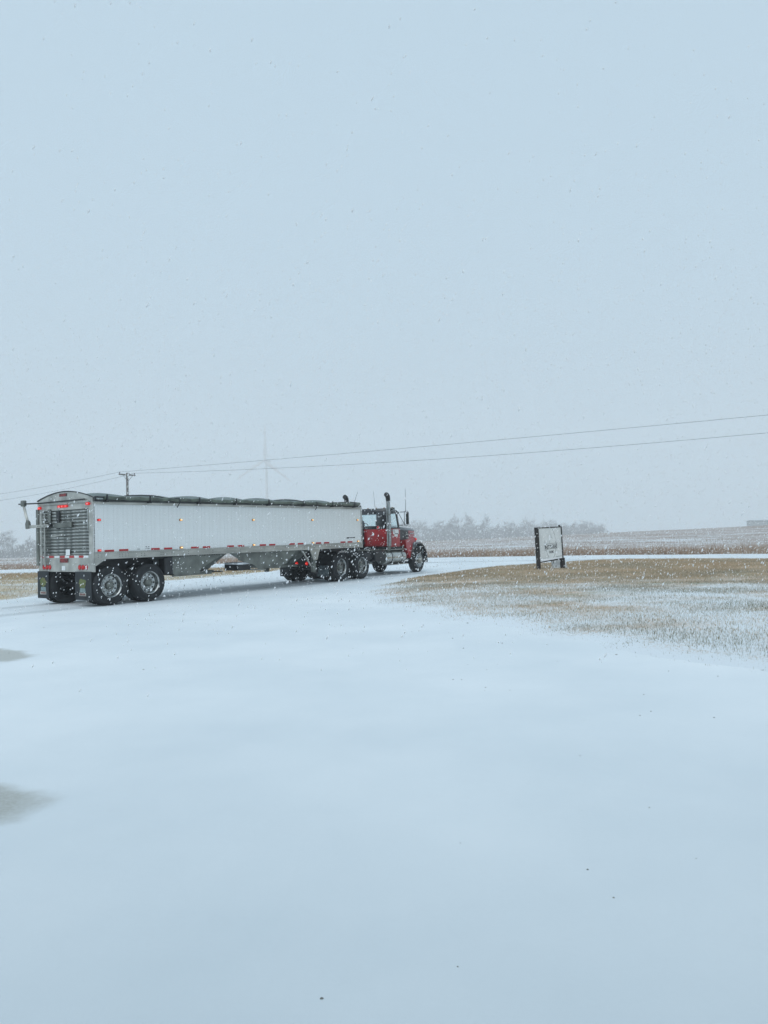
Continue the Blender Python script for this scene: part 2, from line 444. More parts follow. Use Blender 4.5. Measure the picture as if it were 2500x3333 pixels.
# ------------------------------------------------------------------ value noise for scattering
_T = rng.random((256, 256))
def vnoise(x, y):
    x = np.asarray(x); y = np.asarray(y)
    xi = np.floor(x).astype(int); yi = np.floor(y).astype(int); fx = x - xi; fy = y - yi
    fx = fx * fx * (3 - 2 * fx); fy = fy * fy * (3 - 2 * fy)
    a = _T[xi % 256, yi % 256]; b_ = _T[(xi + 1) % 256, yi % 256]; c = _T[xi % 256, (yi + 1) % 256]; d = _T[(xi + 1) % 256, (yi + 1) % 256]
    return (a * (1 - fx) + b_ * fx) * (1 - fy) + (c * (1 - fx) + d * fx) * fy
def fbm(x, y, o=4):
    s = 0; a = 0.5
    for k in range(o):
        s = s + a * vnoise(x * 2 ** k + 13.7 * k, y * 2 ** k + 7.1 * k); a *= 0.5
    return s / (1 - 0.5 ** o)

def inside(poly, x, y):
    c = np.zeros(len(x), bool); n = len(poly)
    for i in range(n):
        x0, y0 = poly[i]; x1, y1 = poly[(i + 1) % n]
        if y0 == y1: continue
        k = ((y0 > y) != (y1 > y)) & (x < (x1 - x0) * (y - y0) / (y1 - y0) + x0)
        c ^= k
    return c

# ------------------------------------------------------------------ the land
ROAD_FAR = [(-140, 59), (-80, 54), (-26, 51.2), (-10, 51.6), (3.2, 52.4), (14.4, 47.8), (21.1, 42.3), (34, 31), (60, 10), (90, -14)]
ROAD_NEAR = [(-140, 49), (-80, 45), (-26, 42.6), (-9, 43.2), (3.2, 43.6), (12.2, 40.9), (18.2, 36.6), (31, 25.5), (56, 5), (86, -19)]
def line_at(line, x):
    return np.interp(x, [p[0] for p in line], [p[1] for p in line])

def grid_sheet(name, xs, ys, zf, m, kind='structure', attr=None):
    X, Y = np.meshgrid(xs, ys, indexing='ij')
    Z = zf(X, Y)
    v = np.stack([X, Y, Z], -1).reshape(-1, 3)
    ny = len(ys); idx = np.arange(len(xs) * ny).reshape(len(xs), ny)
    f = np.stack([idx[:-1, :-1], idx[1:, :-1], idx[1:, 1:], idx[:-1, 1:]], -1).reshape(-1)
    me = raw_mesh(name, v, f, 4, m); me.shade_smooth()
    o = link(name, me, None); o["kind"] = kind
    return o

# base sheet, out to where the snowfall hides everything; it lies lower under the field sheet
gx = np.unique(np.concatenate([np.linspace(-1600, -160, 25), np.linspace(-160, 160, 81), np.linspace(160, 1600, 25)]))
gy = np.unique(np.concatenate([np.linspace(-400, -20, 9), np.linspace(-20, 160, 91), np.linspace(160, 1600, 61)]))
grid_sheet('ground', gx, gy, lambda X, Y: gz(X, Y) - 0.008 - 0.60 * smooth(-4.0, 0.5, Y - line_at(ROAD_FAR, X)), M['snow'])

# snow covered driveway and yard
def lot_z(X, Y):
    return 0.004 * 0 + 0.004 + 0.012 * (fbm(X * 0.35 + 40, Y * 0.35 + 9, 3) - 0.5) * smooth(0, 3, Y - 1)
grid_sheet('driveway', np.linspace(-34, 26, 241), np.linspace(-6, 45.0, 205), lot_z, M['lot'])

def strip_sheet(name, near, far, n_u, n_v, x0, x1, m, lift):
    us = np.linspace(x0, x1, n_u)
    vs = []
    for u in us:
        a = line_at(near, u); b_ = line_at(far, u)
        for k in np.linspace(0, 1, n_v):
            y = a + (b_ - a) * k; vs.append((u, y, float(gz(u, y)) + lift + 0.05 * math.sin(math.pi * k)))
    idx = np.arange(n_u * n_v).reshape(n_u, n_v)
    f = np.stack([idx[:-1, :-1], idx[1:, :-1], idx[1:, 1:], idx[:-1, 1:]], -1).reshape(-1)
    me = raw_mesh(name, np.array(vs), f, 4, m); me.shade_smooth()
    o = link(name, me, None); o["kind"] = 'structure'
    return o
strip_sheet('road', ROAD_NEAR, ROAD_FAR, 140, 9, -140, 88, M['snow'], 0.016)

# the field beyond the road
us = np.unique(np.concatenate([np.linspace(-900, -150, 16), np.linspace(-150, 200, 141), np.linspace(200, 900, 16)]))
vv = np.unique(np.concatenate([np.linspace(0, 6, 13), np.linspace(6, 160, 78), np.linspace(160, 1100, 40)]))
U, V = np.meshgrid(us, vv, indexing='ij')
FY = line_at(ROAD_FAR, U) + V
ditch = -0.22 * np.exp(-((V - 1.6) / 1.0) ** 2) + 0.12 * smooth(3, 8, V)
FZ = gz(U, FY) + 0.012 + ditch + 0.10 * (fbm(U * 0.05 + 3, FY * 0.05 + 5, 3) - 0.5) * smooth(10, 40, V)
idx = np.arange(U.size).reshape(U.shape)
me = raw_mesh('field', np.stack([U, FY, FZ], -1).reshape(-1, 3), np.stack([idx[:-1, :-1], idx[1:, :-1], idx[1:, 1:], idx[:-1, 1:]], -1).reshape(-1), 4, M['field'])
at = me.attributes.new('snow', 'FLOAT', 'POINT')
at.data.foreach_set('value', (-0.34 * (1 - smooth(5.0, 13.0, V)) - 0.03 * smooth(20, 120, V)).astype(np.float32).ravel())
me.shade_smooth()
link('field', me, None)["kind"] = 'structure'

def poly_sheet(name, poly, step, zf, m, snowf):
    """irregular grass sheet filled with a fine grid clipped to its outline"""
    xs = [p[0] for p in poly]; ys = [p[1] for p in poly]
    ax = np.arange(min(xs), max(xs) + step, step); ay = np.arange(min(ys), max(ys) + step, step)
    X, Y = np.meshgrid(ax, ay, indexing='ij')
    wob = 0.5
    keep = inside(poly, (X + wob * (fbm(X * 0.9, Y * 0.9) - 0.5) * 2).ravel(), (Y + wob * (fbm(X * 0.9 + 31, Y * 0.9) - 0.5) * 2).ravel()).reshape(X.shape)
    # feather: distance (in cells) to the outline
    d = keep.astype(float)
    edge = np.zeros_like(d); cur = keep.copy()
    for k in range(8):
        edge += cur
        nb = cur.copy(); nb[1:-1, 1:-1] = cur[1:-1, 1:-1] & cur[:-2, 1:-1] & cur[2:, 1:-1] & cur[1:-1, :-2] & cur[1:-1, 2:]
        nb[0] = nb[-1] = False; nb[:, 0] = nb[:, -1] = False
        cur = nb
    e = edge / 8.0
    Z = zf(X, Y, e)
    idx = np.arange(X.size).reshape(X.shape)
    q = keep[:-1, :-1] | keep[1:, :-1] | keep[1:, 1:] | keep[:-1, 1:]
    f = np.stack([idx[:-1, :-1], idx[1:, :-1], idx[1:, 1:], idx[:-1, 1:]], -1)[q].reshape(-1)
    used = np.unique(f); remap = np.full(X.size, -1); remap[used] = np.arange(len(used))
    v = np.stack([X, Y, Z], -1).reshape(-1, 3)[used]
    me = raw_mesh(name, v, remap[f], 4, m)
    at = me.attributes.new('snow', 'FLOAT', 'POINT')
    at.data.foreach_set('value', snowf(X, Y, e).ravel()[used].astype(np.float32))
    me.shade_smooth()
    o = link(name, me, None); o["kind"] = 'structure'
    return o, (ax, ay, e)

LAWN = [(4.3, 7.5), (3.2, 10.0), (2.1, 12.5), (1.0, 14.5), (-0.2, 18.2), (-0.6, 21.8), (-0.35, 24.8), (0.3, 27.3), (2.2, 31.6), (3.4, 33.9), (5.0, 36.0), (8.5, 38.6), (12.2, 40.3), (18.2, 36.2), (31, 25.2), (31, 5.0), (12, 4.0), (7, 5.2)]
def lawn_bare(X, Y):
    """positive: little snow held; the crown round the sign is blown bare, the yard side keeps its snow"""
    return smooth(18, 31, Y + 0.25 * (X - 6) + 3.5 * (fbm(X * 0.12, Y * 0.35 + 4) - 0.5))
def lawn_snow(X, Y, e):
    return 0.19 - 0.37 * lawn_bare(X, Y) + 0.28 * (1 - smooth(0.0, 0.9, e)) * (1 - 0.8 * lawn_bare(X, Y))
lawn, LAWN_G = poly_sheet('lawn', LAWN, 0.14, lambda X, Y, e: -0.007 + 0.07 * smooth(0, 1, e) + 0.03 * (fbm(X * 0.5, Y * 0.5) - 0.5) * e, M['lawn'], lawn_snow)

VERGE = [(-60, 41.5), (-26, 42.4), (-9, 43.0), (-5.5, 42.6), (-5.2, 38.5), (-6.4, 34.6), (-7.6, 33.0), (-9.0, 30.6), (-9.7, 27.8), (-10.5, 24.6), (-11.3, 22.2), (-16, 21.2), (-34, 20)]
def verge_bare(X, Y):
    return smooth(33, 39.5, Y + 2.5 * (fbm(X * 0.15, Y * 0.4) - 0.5))
def verge_snow(X, Y, e):
    return 0.06 - 0.30 * verge_bare(X, Y) + 0.25 * (1 - smooth(0.0, 0.8, e)) * (1 - 0.8 * verge_bare(X, Y))
verge, VERGE_G = poly_sheet('grass_verge', VERGE, 0.2, lambda X, Y, e: -0.007 + 0.07 * smooth(0, 1, e), M['verge'], verge_snow)

def blades(name, x, y, z, h, w, m, lean=0.5, label=None, cat=None):
    n = len(x)
    a = rng.uniform(0, 2 * np.pi, n); la = rng.uniform(0, 2 * np.pi, n); ll = h * lean * rng.random(n)
    dx, dy = np.cos(a) * w / 2, np.sin(a) * w / 2
    v = np.empty((n, 3, 3))
    v[:, 0] = np.stack([x - dx, y - dy, z - 0.004], -1); v[:, 1] = np.stack([x + dx, y + dy, z - 0.004], -1)
    v[:, 2] = np.stack([x + np.cos(la) * ll, y + np.sin(la) * ll, z + h], -1)
    me = raw_mesh(name, v.reshape(-1, 3), np.arange(n * 3), 3, m)
    o = link(name, me, None); o["kind"] = 'stuff'
    if label: tag(o, label, cat, None, 'stuff')
    return o

def scatter(poly, n):
    xs = [p[0] for p in poly]; ys = [p[1] for p in poly]
    x = rng.uniform(min(xs), max(xs), n); y = rng.uniform(min(ys), max(ys), n)
    k = inside(poly, x + (fbm(x * 0.9, y * 0.9) - 0.5), y + (fbm(x * 0.9 + 31, y * 0.9) - 0.5))
    x, y = x[k], y[k]
    k = (np.abs(x) < 0.60 * y + 4)
    return x[k], y[k]
def samp(G, x, y):
    ax, ay, e = G
    i = np.clip(((x - ax[0]) / (ax[1] - ax[0])).astype(int), 0, len(ax) - 1); j = np.clip(((y - ay[0]) / (ay[1] - ay[0])).astype(int), 0, len(ay) - 1)
    return e[i, j]

x, y = scatter(LAWN, 1500000)
e = samp(LAWN_G, x, y)
bare = lawn_bare(x, y)
st = fbm(x * 0.6, y * 0.7 + 5, 4)
keep = rng.random(len(x)) < np.clip(0.42 + 0.38 * bare + 1.7 * (st - 0.5), 0.05, 1) * (0.18 + 0.82 * smooth(0, 0.8, e))
x, y, e, bare, st = x[keep], y[keep], e[keep], bare[keep], st[keep]
zb = -0.007 + 0.07 * smooth(0, 1, e)
gr = rng.random(len(x)) < np.clip(0.78 - 0.46 * bare + 2.2 * (fbm(x * 0.3 + 9, y * 0.35) - 0.5), 0, 1)
hh = rng.uniform(0.020, 0.062, len(x)) * (0.55 + 0.45 * smooth(0, 0.9, e)) * (0.8 + 0.5 * fbm(x * 1.2, y * 1.2))
blades('dry_grass', x[~gr], y[~gr], zb[~gr], hh[~gr], rng.uniform(0.004, 0.010, (~gr).sum()), M['grass'], 0.6, 'short tan dead grass on the lawn round the sign', 'grass')
blades('frosted_grass', x[gr], y[gr], zb[gr], hh[gr], rng.uniform(0.0035, 0.008, gr.sum()), M['grass_green'], 0.6, 'olive grass tips poking through snow on the lawn', 'grass')

x, y = scatter(VERGE, 260000)
e = samp(VERGE_G, x, y); bare = verge_bare(x, y)
keep = rng.random(len(x)) < (0.12 + 0.85 * bare) * (0.2 + 0.8 * smooth(0, 0.8, e)); x, y, e = x[keep], y[keep], e[keep]
blades('verge_grass', x, y, -0.007 + 0.07 * smooth(0, 1, e), rng.uniform(0.04, 0.12, len(x)), rng.uniform(0.012, 0.025, len(x)), M['grass'], 0.9, 'tan grass verge between driveway and road behind the trailer', 'grass')

# tall dead grass along the field edge
n = 90000
x = rng.uniform(-75, 62, n); d = np.abs(rng.normal(0, 3.2, n)) + 1.0
y = line_at(ROAD_FAR, x) + d
k = (np.abs(x) < 0.62 * y + 4) & (rng.random(n) < 0.35 + 0.9 * fbm(x * 0.25, y * 0.5))
x, y, d = x[k], y[k], d[k]
hh = rng.uniform(0.25, 0.80, len(x)) * (0.55 + 0.9 * fbm(x * 0.4, y * 0.4)) * np.where(x < -8, 0.6, 1.0)
blades('tall_grass', x, y, gz(x, y) - 0.15, hh, rng.uniform(0.02, 0.05, len(x)), M['tallgrass'], 0.5, 'tall russet dead grass along the far side of the road', 'grass')

# rows of cut corn stalks in the snowy field
n = 70000
rw = rng.integers(0, 240, n) * 0.76
x = rng.uniform(-120, 150, n)
y = line_at(ROAD_FAR, x) + 4.2 + rw + rng.normal(0, 0.06, n)
k = (np.abs(x) < 0.62 * y) & (rng.random(n) < 1.0 - 0.75 * smooth(60, 170, y))
x, y = x[k], y[k]
blades('corn_stubble', x, y, gz(x, y) + 0.05, rng.uniform(0.10, 0.34, len(x)), rng.uniform(0.025, 0.05, len(x)), M['stubble'], 0.6, 'rows of cut corn stubble in the snowy field', 'stubble')

# loose grit and leaf bits lying on the snow
mb = MB()
for k in range(75):
    yy = 2.7 + 17 * random.random() ** 0.8; xx = random.uniform(-0.52, 0.56) * yy
    if random.random() < 0.6: xx = abs(xx) * 0.9 + 0.2
    s_ = random.uniform(0.004, 0.0085) * (0.55 + yy * 0.13) * (1.5 if random.random() < 0.12 else 1.0)
    p = [(xx + s_ * random.uniform(0.6, 1.3) * math.cos(a), yy + s_ * random.uniform(0.6, 1.3) * math.sin(a), 0.004) for a in (0.2, 1.5, 2.7, 3.9, 5.2)]
    mb.add(p + [(xx, yy, 0.006 + s_ * 0.4)], [(0, 1, 5), (1, 2, 5), (2, 3, 5), (3, 4, 5), (4, 0, 5)])
tag(mb.build('grit', M['gravel'], None, 0, 0), 'dark specks of grit scattered on the snow in front', 'grit', None, 'stuff')

# ------------------------------------------------------------------ wheels
TYRE_R = 0.515
def wheel_parts(kind):
    """meshes centred on the wheel, outer face towards -y; kind 'dual' has a deep dish and an inner tyre"""
    tw = 0.275
    prof = [(0.290, 0.035), (0.300, 0.006), (0.330, -0.002), (0.385, -0.010), (0.445, -0.004), (0.480, 0.008), (0.498, 0.022), (0.512, 0.036)]
    tread = []
    for a in (0.036, 0.078, 0.084, 0.124, 0.130, 0.171):
        tread.append((0.513 if a not in (0.084, 0.130) else 0.500, a))
    prof = prof + tread[1:] + [(0.512, tw - 0.036), (0.498, tw - 0.022), (0.475, tw - 0.006), (0.40, tw + 0.006), (0.31, tw), (0.290, tw - 0.03)]
    def wob(k, j):
        return -0.010 if (k % 2 == 0 and j in (6, 7, len(prof) - 6, len(prof) - 5)) else 0.0
    t = MB().lathe(prof, 72, 'y', (0, 0, 0), wob)
    # raised rings on the sidewall
    t.lathe([(0.345, -0.006), (0.350, -0.010), (0.356, -0.006)], 48)
    t.lathe([(0.425, -0.0085), (0.430, -0.013), (0.436, -0.0085)], 48)
    rim = MB()
    if kind == 'dual':
        rim.lathe([(0.292, 0.020), (0.298, 0.002), (0.306, -0.006), (0.296, -0.008), (0.284, 0.004), (0.270, 0.020), (0.262, 0.060), (0.262, 0.105), (0.248, 0.130), (0.175, 0.148), (0.150, 0.138), (0.110, 0.135)], 40)
        hub = MB().lathe([(0.115, 0.136), (0.105, 0.100), (0.100, 0.070), (0.070, 0.052), (0.055, 0.030), (0.0, 0.028)], 24)
        hz, rr = 0.139, 0.213
    else:
        rim.lathe([(0.292, 0.030), (0.298, 0.004), (0.306, -0.004), (0.296, -0.008), (0.280, 0.008), (0.270, 0.020), (0.262, 0.010), (0.240, -0.022), (0.200, -0.040), (0.150, -0.050), (0.110, -0.050)], 40)
        hub = MB().lathe([(0.115, -0.048), (0.105, -0.090), (0.085, -0.120), (0.050, -0.130), (0.0, -0.132)], 24)
        hz, rr = -0.034, 0.218
    holes = MB()
    for k in range(10):
        a = 2 * math.pi * (k + 0.5) / 10
        cx, cz = rr * math.cos(a), rr * math.sin(a)
        off = 0.003 if kind == 'dual' else 0.004
        sl = 0.018 / 0.073 if kind == 'dual' else 0.018 / 0.04
        vs = []
        for q in range(10):
            b_ = 2 * math.pi * q / 10
            px, pz = cx + 0.026 * math.cos(b_), cz + 0.026 * math.sin(b_)
            rad = math.hypot(px, pz)
            if kind == 'dual': yy = 0.130 + (0.248 - rad) / 0.073 * 0.018
            else: yy = -0.022 - (0.240 - rad) / 0.040 * 0.018
            vs.append((px, yy - off, pz))
        holes.add(vs, [tuple(range(10))])
    nuts = MB()
    base = 0.139 if kind == 'dual' else -0.048
    for k in range(10):
        a = 2 * math.pi * k / 10
        nuts.lathe([(0.0, -0.040), (0.013, -0.038), (0.016, -0.004), (0.018, 0.004)], 6, 'y', (0.142 * math.cos(a), base, 0.142 * math.sin(a)))
    return t, rim, hub, holes, nuts
WM = {}
for kd in ('dual', 'steer'):
    t, rim, hub, holes, nuts = wheel_parts(kd)
    WM[kd] = dict(tyre=t.mesh('tyre'), wheel=rim.mesh('rim'), hub=hub.mesh('hub'), hand_holes=holes.mesh('hand_holes'), lug_nuts=nuts.mesh('lug_nuts'))
    WM[kd]['tyre'].materials.append(M['rubber']); WM[kd]['wheel'].materials.append(M['chrome']); WM[kd]['hub'].materials.append(M['alu_dirty' if kd == 'dual' else 'alu'])
    WM[kd]['hand_holes'].materials.append(M['black']); WM[kd]['lug_nuts'].materials.append(M['alu'])
def place_wheel(parent, kind, x, y, right=True, z=TYRE_R, spin=0.0, toe=0.0):
    w = bpy.data.objects.new('wheel', WM[kind]['wheel']); COL.objects.link(w); w.parent = parent
    w.location = (x, y, z); w.rotation_euler = (0, spin, (0 if right else math.pi) + toe)
    for nm in ('tyre', 'hub', 'hand_holes', 'lug_nuts'):
        c = bpy.data.objects.new(nm, WM[kind][nm]); COL.objects.link(c); c.parent = w
        if nm in ('lug_nuts', 'hand_holes'): c['kind'] = 'stuff'
    if kind == 'dual':
        c = bpy.data.objects.new('tyre', WM[kind]['tyre']); COL.objects.link(c); c.parent = w; c.location = (0, 0.325, 0)
    return w

# ------------------------------------------------------------------ grain trailer (x forward from the tail, y from the right side to the left, z up)
TL, TW = 11.08, 2.59
ZR0, ZR1, ZT = 1.20, 1.38, 2.65
trailer = thing('grain_trailer', 'long white hopper-bottom grain trailer with a rolled dark tarp, behind the red truck', 'trailer', (TRX, TRY, 0), TRZ)
NP = 38; PW = TL / NP
prof = []
nc = 13; ch = (2.62 - 1.385) / nc
for k in range(nc):
    z0 = 1.385 + k * ch
    prof += [(0.004, z0), (0.0, z0 + 0.006), (0.0, z0 + ch - 0.006), (0.004, z0 + ch - 0.0001)]
prof = prof + [(0.03, 2.6199), (0.03, 1.385)]
pm = MB().prism(prof, 'x', 0.0012, PW - 0.0012)
p0 = pm.build('side_panel', M['panel'], trailer, 0, 20)
for k in range(1, NP): share('side_panel', p0, trailer, (k * PW, 0, 0))
rv = MB()
for k in range(1, NP):
    for q in range(nc * 2):
        z = 1.385 + (q + 0.5) * ch / 2
        x = k * PW
        rv.add([(x - 0.009, 0.0005, z), (x, 0.0005, z - 0.009), (x + 0.009, 0.0005, z), (x, 0.0005, z + 0.009), (x, -0.005, z)], [(0, 1, 4), (1, 2, 4), (2, 3, 4), (3, 0, 4)])
rv.build('rivets', M['alu'], trailer, 0, 0, kind='stuff')
post = None
for k in range(1, NP):      # slim joint cover strips between the sheets
    if post is None:
        post = MB().box(-0.007, 0.007, 0.003, 0.02, 1.386, 2.619).build('joint_strip', M['panel'], trailer, 0, 0, loc=(k * PW, 0, 0))
    else: share('joint_strip', post, trailer, (k * PW, 0, 0))
MB().box(0.0, TL, TW - 0.03, TW, 1.385, 2.62).build('left_wall', M['panel'], trailer)
MB().box(TL - 0.03, TL + 0.001, 0.03, TW - 0.03, 1.20, 2.62).build('front_wall', M['alu'], trailer)
# corner post in front, rails
MB().box(TL - 0.06, TL + 0.02, -0.015, 0.04, 1.19, 2.68).build('corner_post', M['alu_bright'], trailer, 0.008)
MB().prism([(-0.022, 2.612), (-0.022, 2.672), (-0.005, 2.69), (0.06, 2.69), (0.06, 2.612)], 'x', 0.0, TL - 0.061).build('top_rail', M['alu'], trailer, 0)
MB().box(0.0, TL, TW - 0.06, TW + 0.022, 2.612, 2.69).build('top_rail', M['alu'], trailer, 0.006)
MB().prism([(-0.020, 1.205), (-0.020, 1.225), (-0.012, 1.235), (-0.012, 1.345), (-0.022, 1.355), (-0.022, 1.384), (0.05, 1.384), (0.05, 1.205)], 'x', 0.012, TL - 0.061).build('bottom_rail', M['alu'], trailer, 0)
MB().box(0.012, TL, TW - 0.05, TW + 0.02, 1.205, 1.384).build('bottom_rail', M['alu'], trailer, 0.006)
bl = MB()
def bolt(m_, x, y, z, r=0.012, ax='y', h=0.010):
    if ax == 'y': m_.lathe([(0, -h), (r * 0.8, -h), (r, 0)], 6, 'y', (x, y, z))
    else: m_.lathe([(0, -h), (r * 0.8, -h), (r, 0)], 6, 'x', (x, y, z))
for bx in [0.12, 0.22, 0.75, 0.83, 0.93, 1.02, 1.42, 1.52, 2.05, 2.12, 2.42, 2.5, 3.0, 3.9, 5.0, 6.0, 7.0, 7.9, 8.2, 8.4, 8.6, 8.8, 9.9, 10.4, 10.7]:
    for z in (1.262, 1.315): bolt(bl, bx, -0.012, z)
for k in range(170): bolt(bl, 0.1 + k * 0.063, -0.022, 1.369, 0.007, 'y', 0.005)
bl.build('bolts', M['alu_dirty'], trailer, 0, 0, kind='stuff')
MB().prism([(0.012, 1.204), (0.012, 1.04), (0.06, 1.04), (0.34, 1.204)], 'y', -0.012, 0.0).build('gusset_plate', M['alu'], trailer)
MB().prism([(0.012, 1.204), (0.012, 1.04), (0.06, 1.04), (0.34, 1.204)], 'y', TW, TW + 0.012).build('gusset_plate', M['alu'], trailer)

# tail wall: frame, recessed corrugated slats
rear = MB()
rear.box(0.0, 0.05, 0.0, 0.205, 0.885, 2.66).box(0.0, 0.05, 2.385, TW, 0.885, 2.66)
rear.box(0.0, 0.05, 0.205, 2.385, 0.885, 1.322).box(0.0, 0.05, 0.205, 2.385, 2.515, 2.66)
rear.build('rear_frame', M['alu'], trailer, 0.006)
MB().box(0.040, 0.055, 0.20, 2.39, 1.31, 2.52).build('rear_sheet', M['alu_dirty'], trailer)
ns = 14; sh = (2.512 - 1.325) / ns
sl = MB().prism([(0.038, 0.004), (0.012, 0.014), (0.004, 0.030), (0.008, sh * 0.62), (0.038, sh - 0.012)], 'y', 0.21, 2.38).build('slat', M['slat'], trailer, 0, 25, loc=(0, 0, 1.325))
for k in range(1, ns): share('slat', sl, trailer, (0, 0, 1.325 + k * sh))
# arched top of the tail
arc = [(0.0, 2.66)] + [(0.0 + TW * k / 20, 2.80 + 0.20 * math.sin(math.pi * k / 20) ** 0.9) for k in range(21)] + [(TW, 2.66)]
MB().prism(arc, 'x', -0.01, 0.03).build('rear_arch', M['alu'], trailer, 0)
edge = [(-0.02, TW * k / 24, 2.805 + 0.20 * math.sin(math.pi * k / 24) ** 0.9) for k in range(25)]
MB().tube(edge, 0.016, 6).build('arch_trim', M['black'], trailer)
MB().tube([(-0.05, 0.30, 2.755), (-0.05, 2.5, 2.745)], 0.018, 8).build('grab_bar', M['black'], trailer)
MB().tube([(-0.045, 0.12, 2.69), (-0.045, 2.45, 2.685)], 0.013, 8).build('tarp_bar', M['alu_bright'], trailer)
def slab(name, y, z, w, h, m_, d=0.02, x=-0.012, bev=0.004):
    return MB().box(x - d, x, y - w / 2, y + w / 2, z - h / 2, z + h / 2).build(name, m_, trailer, bev)
o = slab('rear_reflector', 1.33, 2.915, 0.36, 0.085, M['alu_bright'], 0.008)
MB().box(-0.027, -0.020, 1.33 - 0.165, 1.33 + 0.165, 2.88, 2.95).build('lens', M['reflector_dim'], o)
def pill_lamp(name, y, z, w, h, m_, core=None, parent=trailer):
    mb = MB()
    pts = [(y + (w / 2 - h / 2) * (1 if math.cos(a) > 0 else -1) + h / 2 * math.cos(a), z + h / 2 * math.sin(a)) for a in [2 * math.pi * k / 16 + 0.01 for k in range(16)]]
    mb.prism(pts, 'x', -0.035, 0.002)
    o = mb.build(name, m_, parent, 0.006)
    if core:
        MB().lathe([(0, -0.040), (h * 0.22, -0.036), (h * 0.26, -0.033)], 10, 'x', (0, y, z)).build('bulb', core, o)
    return o
pill_lamp('marker_lamp', 2.49, 2.61, 0.15, 0.075, M['red_lens'], M['hot_red'])
pill_lamp('marker_lamp', 0.21, 2.635, 0.16, 0.075, M['red_lens'], M['hot_red'])
for dy in (-0.155, 0, 0.155): pill_lamp('marker_lamp', 1.36 + dy, 2.615, 0.15, 0.07, M['red_lens'], M['hot_red'])
for cy in (2.18, 0.48):
    for dy in (-0.145, 0, 0.145):
        mb = MB().lathe([(0, -0.030), (0.045, -0.024), (0.060, -0.008), (0.064, 0.002)], 20, 'x', (0, cy + dy, 1.005))
        o = mb.build('tail_lamp', M['red_lens_dim'], trailer)
        MB().lathe([(0.064, 0.004), (0.074, -0.004), (0.078, 0.002)], 20, 'x', (0, cy + dy, 1.005)).build('bezel', M['black'], o)
for y in (0.54, 0.98, 1.42, 1.95, 2.36):
    o = slab('tape_strip', y, 1.283, 0.23, 0.055, M['reflector'], 0.004, -0.001, 0)
for y in (0.76, 1.20, 1.68, 2.16, 0.33): slab('tape_strip', y, 1.283, 0.20, 0.055, M['white'], 0.004, -0.001, 0)
slab('lower_reflector', 1.34, 1.185, 0.36, 0.11, M['reflector_dim'], 0.012)
slab('notice_plate', 1.15, 1.40, 0.19, 0.15, M['white'], 0.006, -0.006, 0)
slab('licence_plate', 1.36, 0.985, 0.16, 0.12, M['white'], 0.006, -0.004, 0)
# ladder and gate gear
lad = MB().tube([(-0.055, 2.17, 1.02), (-0.055, 2.17, 2.45)], 0.024, 8).tube([(-0.055, 2.33, 1.02), (-0.055, 2.33, 2.45)], 0.018, 8)
lad = lad.build('ladder', M['alu'], trailer)
rung = MB().tube([(-0.055, 2.17, 0), (-0.055, 2.33, 0)], 0.014, 6).build('rung', M['alu'], lad, loc=(0, 0, 1.15))
for k in range(1, 8): share('rung', rung, lad, (0, 0, 1.15 + k * 0.165))
MB().box(-0.03, -0.002, 1.94, 2.07, 2.2, 2.56).build('post_plate', M['alu_dirty'], trailer, 0.006)
MB().box(-0.035, -0.002, 1.50, 1.64, 2.02, 2.50).build('gate_track', M['black'], trailer, 0.006)
MB().box(-0.05, -0.002, 0.92, 1.72, 2.05, 2.19).build('gate_box', M['alu_dirty'], trailer, 0.01)
MB().tube([(-0.03, 1.9, 1.83), (-0.03, 1.25, 1.86)], 0.018, 6).build('gate_rod', M['alu'], trailer)
MB().box(-0.03, 0.01, 2.54, 2.66, 1.05, 2.58).build('side_shield', M['alu_dirty'], trailer, 0.008)
MB().box(-0.012, 0.005, 0.205, 0.235, 1.95, 2.5).build('edge_strip', M['alu_bright'], trailer, 0.003)
# tarp crank
ca = MB().tube([(-0.08, 2.45, 2.745), (-0.08, 3.44, 2.765)], 0.020, 8)
ca = ca.build('crank_shaft', M['black'], trailer)
MB().box(-0.13, -0.03, 3.11, 3.28, 2.69, 2.86).build('crank_joint', M['alu_dirty'], ca, 0.03, 35, 2)
MB().tube([(-0.08, 3.20, 2.74), (-0.08, 2.95, 2.18)], 0.036, 10).build('crank_arm', M['alu'], ca)
MB().prism([(2.85, 2.08), (3.04, 2.06), (3.06, 2.20), (3.00, 2.32), (2.91, 2.26)], 'x', -0.12, -0.04).build('crank_elbow', M['alu_dirty'], ca, 0.01)
MB().box(-0.105, -0.055, 1.87, 2.90, 2.08, 2.16).build('crank_tube', M['alu'], ca, 0.01)
ltr = MB()
for k in range(9):
    if k in (4,): continue
    y = 2.45 - k * 0.055
    ltr.prism([(y, 2.10), (y - 0.035, 2.10), (y - 0.028, 2.14), (y + 0.006, 2.14)], 'x', -0.107, -0.1055)
ltr.build('lettering', M['alu_dirty'], ca, 0, 0, kind='stuff')
MB().tube([(-0.09, 1.88, 2.12), (-0.09, 1.78, 2.12)], 0.045, 10).build('crank_coupling', M['black'], ca)

